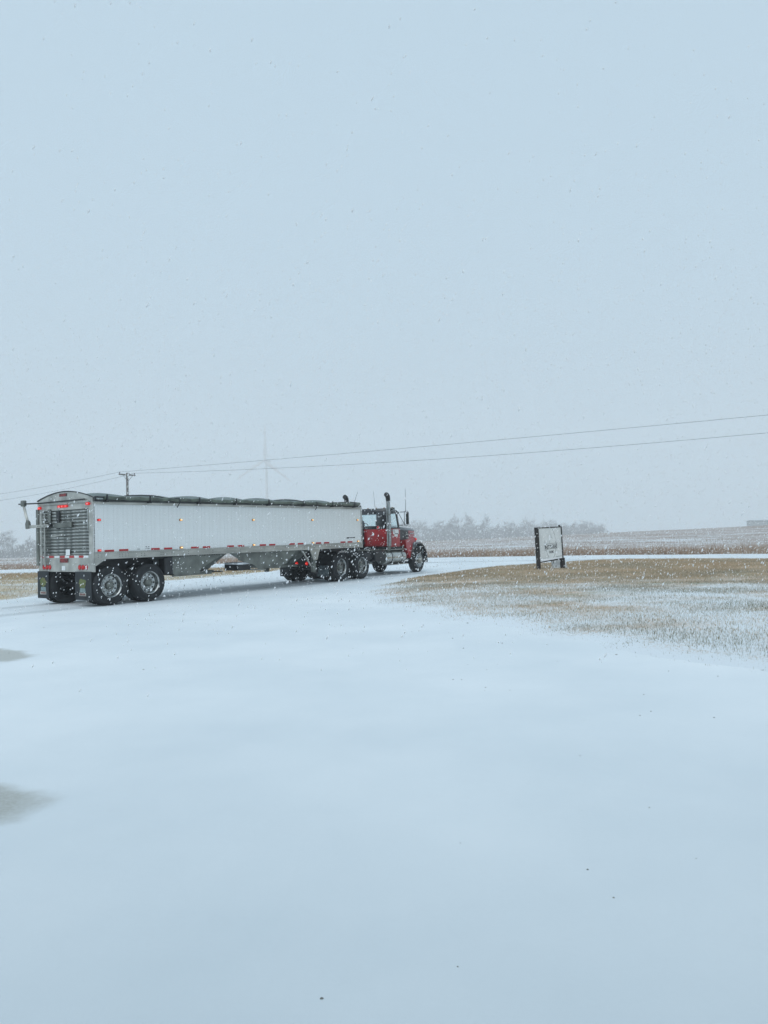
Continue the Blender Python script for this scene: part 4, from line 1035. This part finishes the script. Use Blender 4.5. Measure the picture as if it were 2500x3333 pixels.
# front wings: dark flared arch over the wheel, red skirt running back to the cab
def wing(s_, Y):
    n_ = 14
    outer, inner = 1.10, 0.50
    r0, r1 = 0.60, 0.66
    ang = [R(-8 + k * (186) / n_) for k in range(n_ + 1)]
    vs, fs = [], []
    for a in ang:
        ex = 1.0 if math.cos(a) < 0 else 1.12
        for (rr, d) in ((r0, outer), (r1, outer), (r1 + 0.02, outer - 0.10), (r1 + 0.05, inner), (r0, inner)):
            zc = 0.515 + rr * math.sin(a) * 1.18
            vs.append((6.02 + rr * ex * math.cos(a), Y(d), zc))
    for k in range(n_):
        for j in range(5): fs.append((k * 5 + j, k * 5 + (j + 1) % 5, (k + 1) * 5 + (j + 1) % 5, (k + 1) * 5 + j))
    fs.append(tuple(range(5))); fs.append(tuple(n_ * 5 + j for j in range(5)))
    MB().add(vs, fs).build('front_wing', M['blackpaint'], truck, 0, 50)
    xo = [(CF + 0.30, 1.13), (CF + 0.46, 0.80), (5.34, 0.62), (5.40, 0.80), (5.52, 1.05), (5.78, 1.24), (6.1, 1.32), (6.3, 1.30), (6.3, 1.50), (CF + 0.30, 1.40)]
    lo = [(x_, Y(1.02 - 0.10 * max(0, (z_ - 1.1)) - 0.25 * max(0, x_ - 5.5)), z_) for x_, z_ in xo]; hi = [(x_, Y(0.55), z_) for x_, z_ in xo]
    n2 = len(xo)
    MB().add(lo + hi, [tuple(range(n2)), tuple(range(n2, 2 * n2))[::-1]] + [(i, (i + 1) % n2, n2 + (i + 1) % n2, n2 + i) for i in range(n2)]).build('wing_skirt', M['red'], truck, 0.01)
    MB().hexa([(6.52, Y(0.62), 0.80), (6.74, Y(0.60), 0.80), (6.72, Y(0.98), 0.80), (6.50, Y(1.02), 0.80)], [(6.52, Y(0.62), 1.02), (6.72, Y(0.60), 1.02), (6.70, Y(0.96), 1.02), (6.50, Y(1.0), 1.02)]).build('headlamp', M['chrome'], truck, 0.02)
    o_ = MB().lathe([(0, -0.05), (0.035, -0.045), (0.05, 0.0), (0.035, 0.045), (0, 0.05)], 14, 'x', (6.22, Y(0.82), 1.42)).build('turn_lamp', M['red_lens'], truck)
    MB().tube([(6.22, Y(0.82), 1.28), (6.22, Y(0.82), 1.38)], 0.014, 6).build('stalk', M['black'], o_)
    MB().lathe([(0, 0.056), (0.018, 0.052), (0.022, 0.044)], 10, 'x', (6.22, Y(0.82), 1.42)).build('bulb', M['hot_red'], o_)
mirror(wing)
MB().prism([(6.62, TC - 1.14), (6.82, TC - 1.06), (6.86, TC - 0.8), (6.86, TC + 0.8), (6.82, TC + 1.06), (6.62, TC + 1.14), (6.58, TC + 1.12), (6.72, TC + 0.9), (6.72, TC - 0.9), (6.58, TC - 1.12)], 'z', 0.49, 0.80).build('front_bumper', M['blackpaint'], truck, 0.012)

# stacks
def stack(s_, Y):
    y = Y(1.01); x = 3.62
    o_ = MB().lathe([(0.0, 1.20), (0.094, 1.20), (0.094, 2.46), (0.084, 2.47), (0.084, 3.02), (0.0, 3.02)], 20, 'z', (x, y, 0)).build('exhaust_stack', M['chrome'], truck)
    MB().tube([(x, y, 3.0), (x, y, 3.12), (x - 0.02, y, 3.19), (x - 0.07, y, 3.25), (x - 0.15, y, 3.28)], [0.092, 0.094, 0.098, 0.098, 0.094], 14).build('stack_tip', M['black'], o_)
    MB().lathe([(0.096, -0.015), (0.101, 0), (0.096, 0.015)], 20, 'z', (x, y, 2.46)).lathe([(0.096, -0.015), (0.101, 0), (0.096, 0.015)], 20, 'z', (x, y, 1.75)).build('clamp', M['alu_dirty'], o_)
    MB().tube([(x, y, 1.22), (x, y, 1.05), (x + 0.2, Y(0.7), 0.95), (x + 0.6, Y(0.5), 0.9)], 0.07, 10).build('exhaust_elbow', M['alu_dirty'], o_)
mirror(stack)
# mirrors and aerials
def mirr(s_, Y):
    x, d = 4.58, 1.30
    fr = MB().tube([(x, Y(0.90), 2.575), (x + 0.02, Y(d - 0.04), 2.575)], 0.014, 6).tube([(x, Y(0.90), 2.02), (x + 0.02, Y(d - 0.04), 2.035)], 0.014, 6).tube([(x, Y(0.92), 2.56), (x + 0.01, Y(1.20), 2.06)], 0.010, 6)
    loop = [(x + 0.02, Y(d - 0.10), 2.06), (x + 0.02, Y(d - 0.10), 2.56), (x + 0.02, Y(d - 0.06), 2.61), (x + 0.02, Y(d + 0.06), 2.60), (x + 0.02, Y(d + 0.09), 2.54), (x + 0.02, Y(d + 0.09), 2.10), (x + 0.02, Y(d + 0.05), 2.02), (x + 0.02, Y(d - 0.05), 2.02), (x + 0.02, Y(d - 0.10), 2.06)]
    fr.tube(loop, 0.012, 6)
    mo = fr.build('wing_mirror', M['black'], truck)
    ya, yb_ = sorted((Y(d - 0.02), Y(d + 0.085)))
    MB().box(x - 0.01, x + 0.08, ya, yb_, 2.06, 2.56).build('mirror_head', M['blackpaint'], mo, 0.02, 40, 2)
    MB().box(x - 0.013, x - 0.0105, ya + 0.012, yb_ - 0.012, 2.09, 2.53).build('mirror_glass', M['chrome'], mo, 0, 0)
    MB().tube([(x + 0.02, Y(d - 0.04), 2.60), (x - 0.02, Y(d - 0.0), 2.95), (x - 0.10, Y(d + 0.04 if s_ < 0 else d - 0.3), 3.52)], [0.010, 0.008, 0.005], 6).build('aerial', M['black'], mo)
mirror(mirr)
MB().tube([(4.2, 1.06, 2.72), (4.2, 1.08, 3.0), (4.2, 1.13, 3.48)], [0.009, 0.006, 0.004], 6).build('roof_aerial', M['black'], truck)
# fuel tanks, steps, boxes under the cab
def tank(s_, Y):
    y = Y(0.74)
    o_ = MB().lathe([(0.268, 3.42), (0.285, 3.45), (0.290, 3.50), (0.290, 4.95), (0.285, 5.0), (0.268, 5.03), (0.0, 5.05)], 32, 'x', (0, y, 0.73)).build('fuel_tank', M['alu_bright'], truck)
    MB().lathe([(0.0, 3.402), (0.20, 3.405), (0.268, 3.42)], 32, 'x', (0, y, 0.73)).build('tank_end', M['alu_dirty'], o_)
    for x in (3.85, 4.65): MB().lathe([(0.292, x - 0.03), (0.297, x - 0.025), (0.297, x + 0.025), (0.292, x + 0.03)], 32, 'x', (0, y, 0.73)).build('tank_strap', M['black'], o_)
    ya, yb_ = sorted((Y(0.62), Y(1.02)))
    MB().box(3.55, 5.0, ya, yb_, 1.022, 1.045).build('step', M['alu'], o_, 0.004)
    ya, yb_ = sorted((Y(0.70), Y(1.04)))
    MB().box(3.7, 5.1, ya, yb_, 0.405, 0.43).build('step', M['alu'], o_, 0.004)
    ya, yb_ = sorted((Y(0.45), Y(0.90)))
    MB().box(3.72, 5.05, ya, yb_, 1.05, 1.16).build('cab_sill', M['black'], truck, 0.01)
mirror(tank)
MB().box(4.85, 6.3, TC - 0.36, TC + 0.36, 0.55, 1.10).build('engine', M['black'], truck, 0.03)
MB().box(2.62, 3.40, TC - 0.95, TC - 0.52, 0.62, 1.0).build('battery_box', M['black'], truck, 0.02)
MB().box(3.50, 3.64, 1.27, 1.80, 1.1, 1.89).build('hose_rack', M['black'], truck, 0.02)

# ------------------------------------------------------------------ farm sign
def text_mesh(body, bold=0.0):
    cu = bpy.data.curves.new('lettering', 'FONT'); cu.body = body; cu.align_x = 'CENTER'; cu.align_y = 'CENTER'; cu.size = 1.0; cu.offset = bold; cu.extrude = 0.0; cu.fill_mode = 'FRONT'; cu.resolution_u = 4
    ob = bpy.data.objects.new('lettering', cu); COL.objects.link(ob)
    dg = bpy.context.evaluated_depsgraph_get()
    me = bpy.data.meshes.new_from_object(ob.evaluated_get(dg))
    bpy.data.objects.remove(ob); bpy.data.curves.remove(cu)
    return me
def fit_text(name, body, cx, cz, w, h, y, m_, parent, bold=0.02, tilt=0.0, arch=0.0):
    me = text_mesh(body, bold)
    n_ = len(me.vertices); co = np.empty(n_ * 3); me.vertices.foreach_get('co', co); co = co.reshape(-1, 3)
    x = (co[:, 0] - co[:, 0].min()) / np.ptp(co[:, 0]) - 0.5; z = (co[:, 1] - co[:, 1].min()) / np.ptp(co[:, 1]) - 0.5
    X = cx + x * w; Z = cz + z * h + tilt * x * w + arch * (0.25 - x * x)
    me.vertices.foreach_set('co', np.stack([X, np.full(n_, y), Z], -1).ravel()); me.update()
    return link(name, me, m_, parent)
SX, SY = 6.32, 31.3
sign = thing('farm_sign', 'square white farm sign on two dark posts in the brown grass', 'sign', (SX, SY, 0.02), R(14))
sign.rotation_euler = (0, R(-1.6), R(14))
K = 0.00153
def sx_(px): return (px - 490) * K + 0.02     # sign layout measured from the photograph, in metres
def sz_(py): return (1460 - py) * K
# posts
MB().box(-0.11, 0.025, -0.07, 0.07, -0.3, 1.76).build('post', M['post'], sign, 0.006)
MB().box(sx_(1128), sx_(1240), 0.02, 0.14, -0.3, 0.445).box(sx_(1168), sx_(1206), 0.02, 0.09, 0.446, 1.74).build('post', M['post'], sign, 0.006)
bd = MB().box(0.026, sx_(1165), -0.005, 0.012, sz_(1165), 1.735).build('board', M['signwhite'], sign, 0.002)
MB().box(0.026, sx_(1175), -0.022, 0.03, 1.712, 1.752).build('top_rail', M['post'], sign, 0.004)
MB().box(sx_(1158), sx_(1180), -0.03, -0.0055, 0.45, 1.71).build('edge_rail', M['post'], sign, 0.004)
MB().hexa([(0.026, -0.03, sz_(1262)), (sx_(1190), -0.03, sz_(1198)), (sx_(1190), 0.02, sz_(1198)), (0.026, 0.02, sz_(1262))], [(0.026, -0.03, sz_(1238)), (sx_(1190), -0.03, sz_(1165)), (sx_(1190), 0.02, sz_(1165)), (0.026, 0.02, sz_(1238))]).build('bottom_rail', M['post'], sign, 0.003)
MB().hexa([(0.026, -0.012, sz_(1236)), (sx_(1190), -0.012, sz_(1164)), (sx_(1190), 0.012, sz_(1164)), (0.026, 0.012, sz_(1236))], [(0.026, -0.012, sz_(1176)), (sx_(1190), -0.012, sz_(1152)), (sx_(1190), 0.012, sz_(1152)), (0.026, 0.012, sz_(1176))]).build('lower_panel', M['snowcap'], sign, 0.002)
MB().box(sx_(1098), sx_(1140), -0.03, 0.03, 1.753, 1.815).build('post_cap', M['ink'], sign, 0.006)
YS = -0.0075
def stroke(m_, pts, w):
    for a, b_ in zip(pts[:-1], pts[1:]):
        d = Vector((b_[0] - a[0], 0, b_[1] - a[1])); 
        if d.length < 1e-6: continue
        n_ = Vector((-d.z, 0, d.x)).normalized() * w / 2
        m_.add([(a[0] - n_.x, YS, a[1] - n_.z), (b_[0] - n_.x, YS, b_[1] - n_.z), (b_[0] + n_.x, YS, b_[1] + n_.z), (a[0] + n_.x, YS, a[1] + n_.z)], [(0, 1, 2, 3)])
ov = MB()
def ov_pt(a): return (sx_(832 + 157 * math.cos(a) - 8 * math.sin(a)), sz_(740 - 430 * math.sin(a)))
stroke(ov, [ov_pt(R(d)) for d in range(-69, 76, 6)], 0.011)
stroke(ov, [ov_pt(R(d)) for d in range(172, 249, 6)], 0.011)
for a in ([(680, 660), (678, 765)], [(800, 690), (803, 745)], [(858, 500), (852, 570)], [(850, 590), (880, 600), (905, 625)], [(885, 560), (870, 600)]):
    stroke(ov, [(sx_(p), sz_(q)) for p, q in a], 0.008)
ov.build('oval_emblem', M['inkgrey'], sign, 0, 0)
bn = MB()
stroke(bn, [(sx_(652), sz_(795)), (sx_(740), sz_(772)), (sx_(840), sz_(760)), (sx_(1012), sz_(756))], 0.010)
stroke(bn, [(sx_(660), sz_(938)), (sx_(740), sz_(915)), (sx_(840), sz_(905)), (sx_(1018), sz_(903))], 0.010)
stroke(bn, [(sx_(652), sz_(795)), (sx_(672), sz_(830)), (sx_(660), sz_(938))], 0.010)
stroke(bn, [(sx_(1012), sz_(756)), (sx_(1004), sz_(800)), (sx_(1018), sz_(903))], 0.010)
bn.build('banner_outline', M['ink'], sign, 0, 0)
fit_text('lettering', 'WEST BUREAU', sx_(838), sz_(846), 0.55, 0.155, YS, M['ink'], sign, 0.028, 0.07)
fit_text('lettering', 'FARMS', sx_(845), sz_(988), 0.20, 0.115, YS, M['ink'], sign, 0.02, 0.06)
tx = MB()
for k in range(17): stroke(tx, [(sx_(560 + k * 12), sz_(1160 - k * 1.2)), (sx_(567 + k * 12), sz_(1159 - k * 1.2))], 0.010)
for k in range(13): stroke(tx, [(sx_(975 + k * 13.5), sz_(1128 - k * 1.6)), (sx_(984 + k * 13.5), sz_(1127 - k * 1.6))], 0.016 + 0.006 * (k % 3))
tx.build('small_print', M['inkgrey'], sign, 0, 0)

# pale yard board leaning behind the right post
yb = thing('yard_board', 'small white yard board leaning behind the right post of the farm sign', 'yard sign', (SX + 0.96 * math.cos(R(14)), SY + 0.96 * math.sin(R(14)) + 0.22, 0.04), R(10))
q = MB().hexa([(-0.30, 0.0, 0.0), (0.36, 0.0, 0.0), (0.36, 0.014, 0.0), (-0.30, 0.014, 0.0)], [(-0.37, 0.16, 0.46), (0.26, 0.16, 0.49), (0.26, 0.174, 0.49), (-0.37, 0.174, 0.46)]).build('board', M['white'], yb, 0.002)
ink = MB()
def yp(u, z): return (u - 0.12 * z, 0.345 * z - 0.004, z)
def ystroke(u0, z0, u1, z1, w):
    d = Vector((u1 - u0, z1 - z0)).normalized(); n_ = Vector((-d.y, d.x)) * w / 2
    ink.add([yp(u0 - n_.x, z0 - n_.y), yp(u1 - n_.x, z1 - n_.y), yp(u1 + n_.x, z1 + n_.y), yp(u0 + n_.x, z0 + n_.y)], [(0, 1, 2, 3)])
for a in ((-0.27, 0.03, -0.275, 0.43, 0.012), (0.33, 0.03, 0.30, 0.45, 0.012), (-0.2, 0.22, -0.21, 0.38, 0.02), (-0.13, 0.36, -0.05, 0.40, 0.025), (-0.13, 0.31, -0.07, 0.33, 0.018), (-0.16, 0.09, -0.12, 0.13, 0.03), (0.13, 0.42, 0.2, 0.42, 0.03)): ystroke(*a)
ink.build('board_marks', M['ink'], yb, 0, 0)
MB().tube([(-0.12, 0.20, 0.44), (-0.10, 0.42, 0.0)], 0.012, 6).tube([(0.16, 0.20, 0.44), (0.16, 0.42, 0.0)], 0.012, 6).build('prop', M['post'], yb)

# ------------------------------------------------------------------ power line
PX, PY = -28.6, 85.0
ldir = Vector((57.0, -28.0, 0)).normalized()
lrz = math.atan2(ldir.y, ldir.x)
def make_pole(loc, label):
    p = thing('utility_pole', label, 'utility pole', loc, lrz, 'utility poles of the power line')
    MB().lathe([(0.0, 0), (0.17, 0), (0.13, 9.55), (0.0, 9.6)], 12, 'z').build('shaft', M['poleweed'], p)
    MB().box(-0.06, 0.06, -1.22, 1.22, 9.28, 9.42).build('crossarm', M['poleweed'], p, 0.01)
    MB().tube([(0.08, -0.75, 9.3), (0.1, 0, 8.6)], 0.025, 5).tube([(0.08, 0.75, 9.3), (0.1, 0, 8.6)], 0.025, 5).build('brace', M['poleweed'], p)
    for y in (-1.12, 1.12, 0.28):
        MB().lathe([(0.02, 9.40), (0.03, 9.47), (0.07, 9.49), (0.05, 9.55), (0.065, 9.57), (0.0, 9.62)], 8, 'z', (0, y, 0)).build('insulator', M['ceramic'], p)
    return p
span = 110.0
poles = [Vector((PX, PY, 0)) - Vector((58.0, -34.0, 0)), Vector((PX, PY, 0)), Vector((PX, PY, 0)) + ldir * span, Vector((PX, PY, 0)) + ldir * span * 2]
for k, pp in enumerate(poles):
    if k == 1: make_pole((pp.x, pp.y, float(gz(pp.x, pp.y))), 'wooden utility pole with crossarm rising behind the white trailer')
pl = [Vector((p.x, p.y, float(gz(p.x, p.y)) + (0.9 if k >= 2 else 0.0))) for k, p in enumerate(poles)]
lat = Vector((-ldir.y, ldir.x, 0))
for side, sag, lab in ((-1.12, (1.1, 0.35, 0.5), 'upper of two thin power lines crossing the grey sky'), (1.12, (1.6, 1.45, 1.5), 'lower of two thin power lines crossing the grey sky')):
    pts = []
    for sg, a, b_ in zip(sag, pl[:-1], pl[1:]):
        for k in range(24):
            t_ = k / 24
            p = a.lerp(b_, t_) + lat * side
            pts.append((p.x, p.y, p.z + 9.6 - 4 * sg * t_ * (1 - t_)))
    o = MB().tube(pts, 0.014, 5).build('power_line', M['wire'], None)
    tag(o, lab, 'power line')

# ------------------------------------------------------------------ wind turbine fading in the snowfall
tx0, ty0 = -176.0, 1150.0
tz0 = float(gz(tx0, ty0))
TS = 1.0
turb = thing('wind_turbine', 'tall three-bladed wind turbine almost lost in the snowfall', 'wind turbine', (tx0, ty0, tz0), R(-18))
hub_h = 119.5 - tz0
MB().lathe([(0, 0), (2.9, 0), (1.9, hub_h - 2.2), (0, hub_h - 2.2)], 20, 'z').build('tower', M['turbine'], turb)
MB().box(-2.4, 2.4, -4.2, 10.0, hub_h - 2.4, hub_h + 2.4).build('nacelle', M['turbine'], turb, 0.5, 40, 2)
hb = MB().lathe([(0, -8.0), (1.6, -7.4), (2.3, -6.0), (2.3, -4.3), (0, -4.3)], 16, 'y', (0, 0, hub_h)).build('hub', M['turbine'], turb)
for a in (88, 209, 322):
    m4 = Matrix.Translation((0, -6.0, hub_h)) @ Matrix.Rotation(R(90 - a), 4, 'Y') @ Matrix.Scale(TS, 4)
    bm_ = MB(); prev = None; rings = []
    for (r_, ch_, th, tw_) in ((1.0, 1.3, 1.3, 0), (4, 1.7, 1.3, 10), (12, 2.7, 0.9, 14), (24, 2.1, 0.6, 8), (38, 1.5, 0.4, 3), (50, 1.0, 0.25, 1), (55.5, 0.2, 0.08, 0)):
        ring = []
        for q_ in range(8):
            b_ = 2 * math.pi * q_ / 8; u, v_ = ch_ * math.cos(b_) + ch_ * 0.3, th * math.sin(b_)
            ct, sn = math.cos(R(tw_)), math.sin(R(tw_))
            ring.append(m4 @ Vector((u * ct - v_ * sn, u * sn + v_ * ct, r_)))
        rings.append(ring)
    bm_.add([p for r_ in rings for p in r_], [(i * 8 + j, i * 8 + (j + 1) % 8, (i + 1) * 8 + (j + 1) % 8, (i + 1) * 8 + j) for i in range(len(rings) - 1) for j in range(8)] + [tuple((len(rings) - 1) * 8 + j for j in range(8))])
    bm_.build('blade', M['turbine'], turb)

# ------------------------------------------------------------------ bare trees
def grow_tree(seed, h, spread):
    rd = random.Random(seed)
    tr, cr = MB(), MB()
    def limb(p, d, ln, r, lev):
        segs = 3 if lev < 3 else 2
        pts = [p]; rs = [r]
        q = p.copy(); dd = d.copy()
        for k in range(segs):
            dd = (dd + Vector((rd.uniform(-1, 1), rd.uniform(-1, 1), rd.uniform(-0.4, 0.9))) * (0.16 + 0.05 * lev)).normalized()
            q = q + dd * ln / segs
            pts.append(q.copy()); rs.append(max(0.04, r * (1 - 0.5 * (k + 1) / segs)))
        (tr if lev < 2 else cr).tube(pts, rs, 5 if lev < 2 else 3, cap=False)
        if lev >= 5: return
        nb_ = {0: 5, 1: 4, 2: 4, 3: 4, 4: 4}[lev]
        for k in range(nb_):
            t_ = rd.uniform(0.35, 1.0) if lev else rd.uniform(0.3, 1.0)
            i = min(segs - 1, int(t_ * segs)); f_ = t_ * segs - i
            bp_ = pts[i].lerp(pts[i + 1], f_)
            ax = Vector((rd.uniform(-1, 1), rd.uniform(-1, 1), rd.uniform(-0.1, 0.6))).normalized()
            nd = (dd * (0.75 if k else 1.4) + ax * spread).normalized()
            limb(bp_, nd, ln * rd.uniform(0.50, 0.75), max(0.04, rs[min(i + 1, segs)] * rd.uniform(0.5, 0.75)), lev + 1)
    limb(Vector((0, 0, -0.3)), Vector((0, 0, 1)), h * 0.40, h * 0.020, 0)
    return tr.mesh('trunk', 0, 60), cr.mesh('crown', 0, 60)
protos = []
for k, (h, sp_) in enumerate(((24.0, 0.9), (21.0, 1.15), (26.5, 0.7), (19.0, 1.25), (25.0, 1.0))):
    a, b_ = grow_tree(40 + k, h, sp_); a.materials.append(M['bark']); b_.materials.append(M['twig']); protos.append((a, b_))
def plant_tree(px, D, k, sc, label, group):
    x = (px - 1250) / 2480 * D; y = D
    t = thing('bare_tree', label, 'tree', (x, y, float(gz(x, y)) - 0.1), random.uniform(0, 6.28), group)
    t.scale = (sc * random.uniform(0.92, 1.12), sc * random.uniform(0.92, 1.12), sc)
    for nm, me in zip(('trunk', 'crown'), protos[k]):
        c = bpy.data.objects.new(nm, me); COL.objects.link(c); c.parent = t
wl_ = 'bare hazy tree in the far wood beyond the stubble field'
for k in range(84):
    f_ = (k + random.uniform(0, 1)) / 84
    px = 1150 + f_ * 830
    D = 730 + 110 * random.random() + 50 * f_
    env = 1.0 if px < 1600 else (0.80 if px < 1700 else (0.88 if px < 1860 else 0.88 - 0.45 * (px - 1860) / 120))
    plant_tree(px, D, k % 5, (0.74 + 0.30 * random.random()) * env, wl_, 'trees of the far wood')
plant_tree(1515, 725, 2, 1.02, 'tallest bare tree rising left of centre in the far wood', 'trees of the far wood')
ll_ = 'bare hazy tree at the field edge left of the trailer'
for k, (px, D, kk, sc) in enumerate(((-70, 530, 1, 1.0), (-20, 540, 3, 1.0), (42, 505, 4, 0.86), (78, 540, 1, 0.66), (112, 535, 0, 0.70), (150, 545, 3, 0.7), (10, 535, 0, 0.75), (95, 550, 2, 0.6), (60, 555, 3, 0.7))):
    plant_tree(px, D, kk, sc, ll_ if k != 2 else 'broad round-crowned bare tree left of the trailer tail', 'trees at the left field edge')
# brushwood filling the feet of the woods
def brush(name, px0, px1, D, n, h, label):
    px = rng.uniform(px0, px1, n); d = D + rng.uniform(-8, 30, n)
    x = (px - 1250) / 2480 * d
    blades(name, x, d, gz(x, d) - 0.2, h * (0.25 + 0.75 * rng.random(n)) * (0.5 + 0.9 * fbm(px * 0.02, d * 0.02)), rng.uniform(0.3, 0.7, n), M['twig'], 0.45, label, 'brushwood')
brush('brushwood', 1120, 1960, 765, 8000, 14.0, 'grey brushwood mass under the far wood')
brush('field_edge_brush', -200, 190, 530, 3200, 9.5, 'grey brushwood under the trees left of the trailer')

# ------------------------------------------------------------------ farm shed at the right edge
shx, shy = 252.0, 520.0
gs_ = float(gz(shx, shy))
shed = thing('farm_shed', 'low pale metal farm shed on the rise at the right edge', 'shed', (shx, shy, gs_ - 1.0), R(-4))
sh_h = 4.5 - gs_ + 1.0
MB().box(0, 26, 0, 12, 0, sh_h).build('wall', M['shed'], shed)
rf = MB().prism([(-0.5, sh_h + 0.002), (12.5, sh_h + 0.002), (12.5, sh_h + 0.16), (6, sh_h + 0.9), (-0.5, sh_h + 0.16)], 'x', -0.4, 26.4).build('roof', M['shed_roof'], shed)
for k in range(1, 26, 2): MB().box(k - 0.06, k + 0.06, -0.05, -0.002, 0.1, sh_h - 0.1).build('wall_rib', M['shed'], shed)
MB().box(-0.06, 0.14, -0.08, 0.0, 0, sh_h).build('corner_trim', M['shed_roof'], shed)
MB().box(9, 13, -0.04, -0.003, 0, sh_h * 0.8).build('door', M['shed_roof'], shed)

# ------------------------------------------------------------------ unseen shed added behind the camera to shade the near snow
ms = thing('added_shade_shed', 'unseen grey steel shed added behind the viewer to shade the near snow', 'shed', (0.0, -1.6, 0.0), 0.0)
MB().box(-13, 13, -14, 0, -0.1, 4.9).build('wall', M['shed'], ms)
MB().prism([(-14.6, 4.88), (0.6, 4.88), (0.6, 5.02), (-7, 7.0), (-14.6, 5.02)], 'x', -13.5, 13.5).build('roof', M['shed_roof'], ms)
MB().box(-2.4, 2.4, 0.002, 0.06, 0.0, 3.6).build('door', M['panel'], ms, 0.01)
for k in range(-12, 13):
    if abs(k) > 2: MB().box(k - 0.04, k + 0.04, 0.002, 0.03, 0.0, 4.85).build('wall_rib', M['shed'], ms)

# ------------------------------------------------------------------ falling snow: real flakes hanging in the air
n = 72000
fy = 7.5 + (52 - 7.5) * rng.random(n) ** 0.62
fx = rng.uniform(-1, 1, n) * (0.58 * fy + 2.5)
fz = 0.05 + 9.5 * rng.random(n) ** 1.35
wd = (0.0045 + 0.0085 * rng.random(n) ** 1.8) * (1 + 0.018 * fy); ln = wd * rng.uniform(1.2, 3.2, n)
dirn = np.stack([0.45 + 0.35 * rng.normal(size=n) * 0.6, 0.25 * rng.normal(size=n), np.full(n, 1.0)], -1)
dirn /= np.linalg.norm(dirn, axis=1, keepdims=True)
e1 = np.cross(dirn, np.array([0.0, 1.0, 0.0])); e1 /= np.linalg.norm(e1, axis=1, keepdims=True)
e2 = np.cross(dirn, e1)
gust = vnoise(fx * 0.35 + 50, fz * 0.5 + fy * 0.21) + 0.6 * vnoise(fx * 0.9, fy * 0.5 + fz)
kp = rng.random(n) < 0.30 + 0.75 * gust
fx, fy, fz, wd, ln, dirn, e1, e2 = fx[kp], fy[kp], fz[kp], wd[kp], ln[kp], dirn[kp], e1[kp], e2[kp]; n = len(fx)
c = np.stack([fx, fy, fz], -1)
v = np.empty((n, 6, 3))
for k, (s_, ax, ww) in enumerate(((1, dirn, ln), (-1, dirn, ln * 0.8), (1, e1, wd), (-1, e1, wd * 0.9), (1, e2, wd), (-1, e2, wd))):
    v[:, k] = c + s_ * ax * ww[:, None]
tri = np.array([0, 2, 4, 0, 4, 3, 0, 3, 5, 0, 5, 2, 1, 4, 2, 1, 3, 4, 1, 5, 3, 1, 2, 5])
fc = (np.arange(n)[:, None] * 6 + tri[None, :]).ravel()
me = raw_mesh('snowflakes', v.reshape(-1, 3), fc, 3, M['flake']); me.shade_smooth()
tag(link('snowflakes', me, None), 'falling white snowflakes in the air before the truck', 'snowflakes', None, 'stuff')

# ------------------------------------------------------------------ snow-laden air
hz = MB().box(-1700, 1700, -450, 1700, -11.8, 226).build('haze', None, None, 0, 0)
hm = bpy.data.materials.new('snowfall_haze'); hm.use_nodes = True
hn = hm.node_tree.nodes; hn.clear()
ho = hn.new('ShaderNodeOutputMaterial'); hv = hn.new('ShaderNodeVolumePrincipled')
hv.inputs['Color'].default_value = (0.985, 0.995, 1.0, 1); hv.inputs['Density'].default_value = 0.0010; hv.inputs['Anisotropy'].default_value = 0.1
hm.node_tree.links.new(hv.outputs[0], ho.inputs['Volume'])
hz.data.materials.append(hm)
tag(hz, 'pale snowfall haze veiling the distance', 'haze', None, 'stuff')
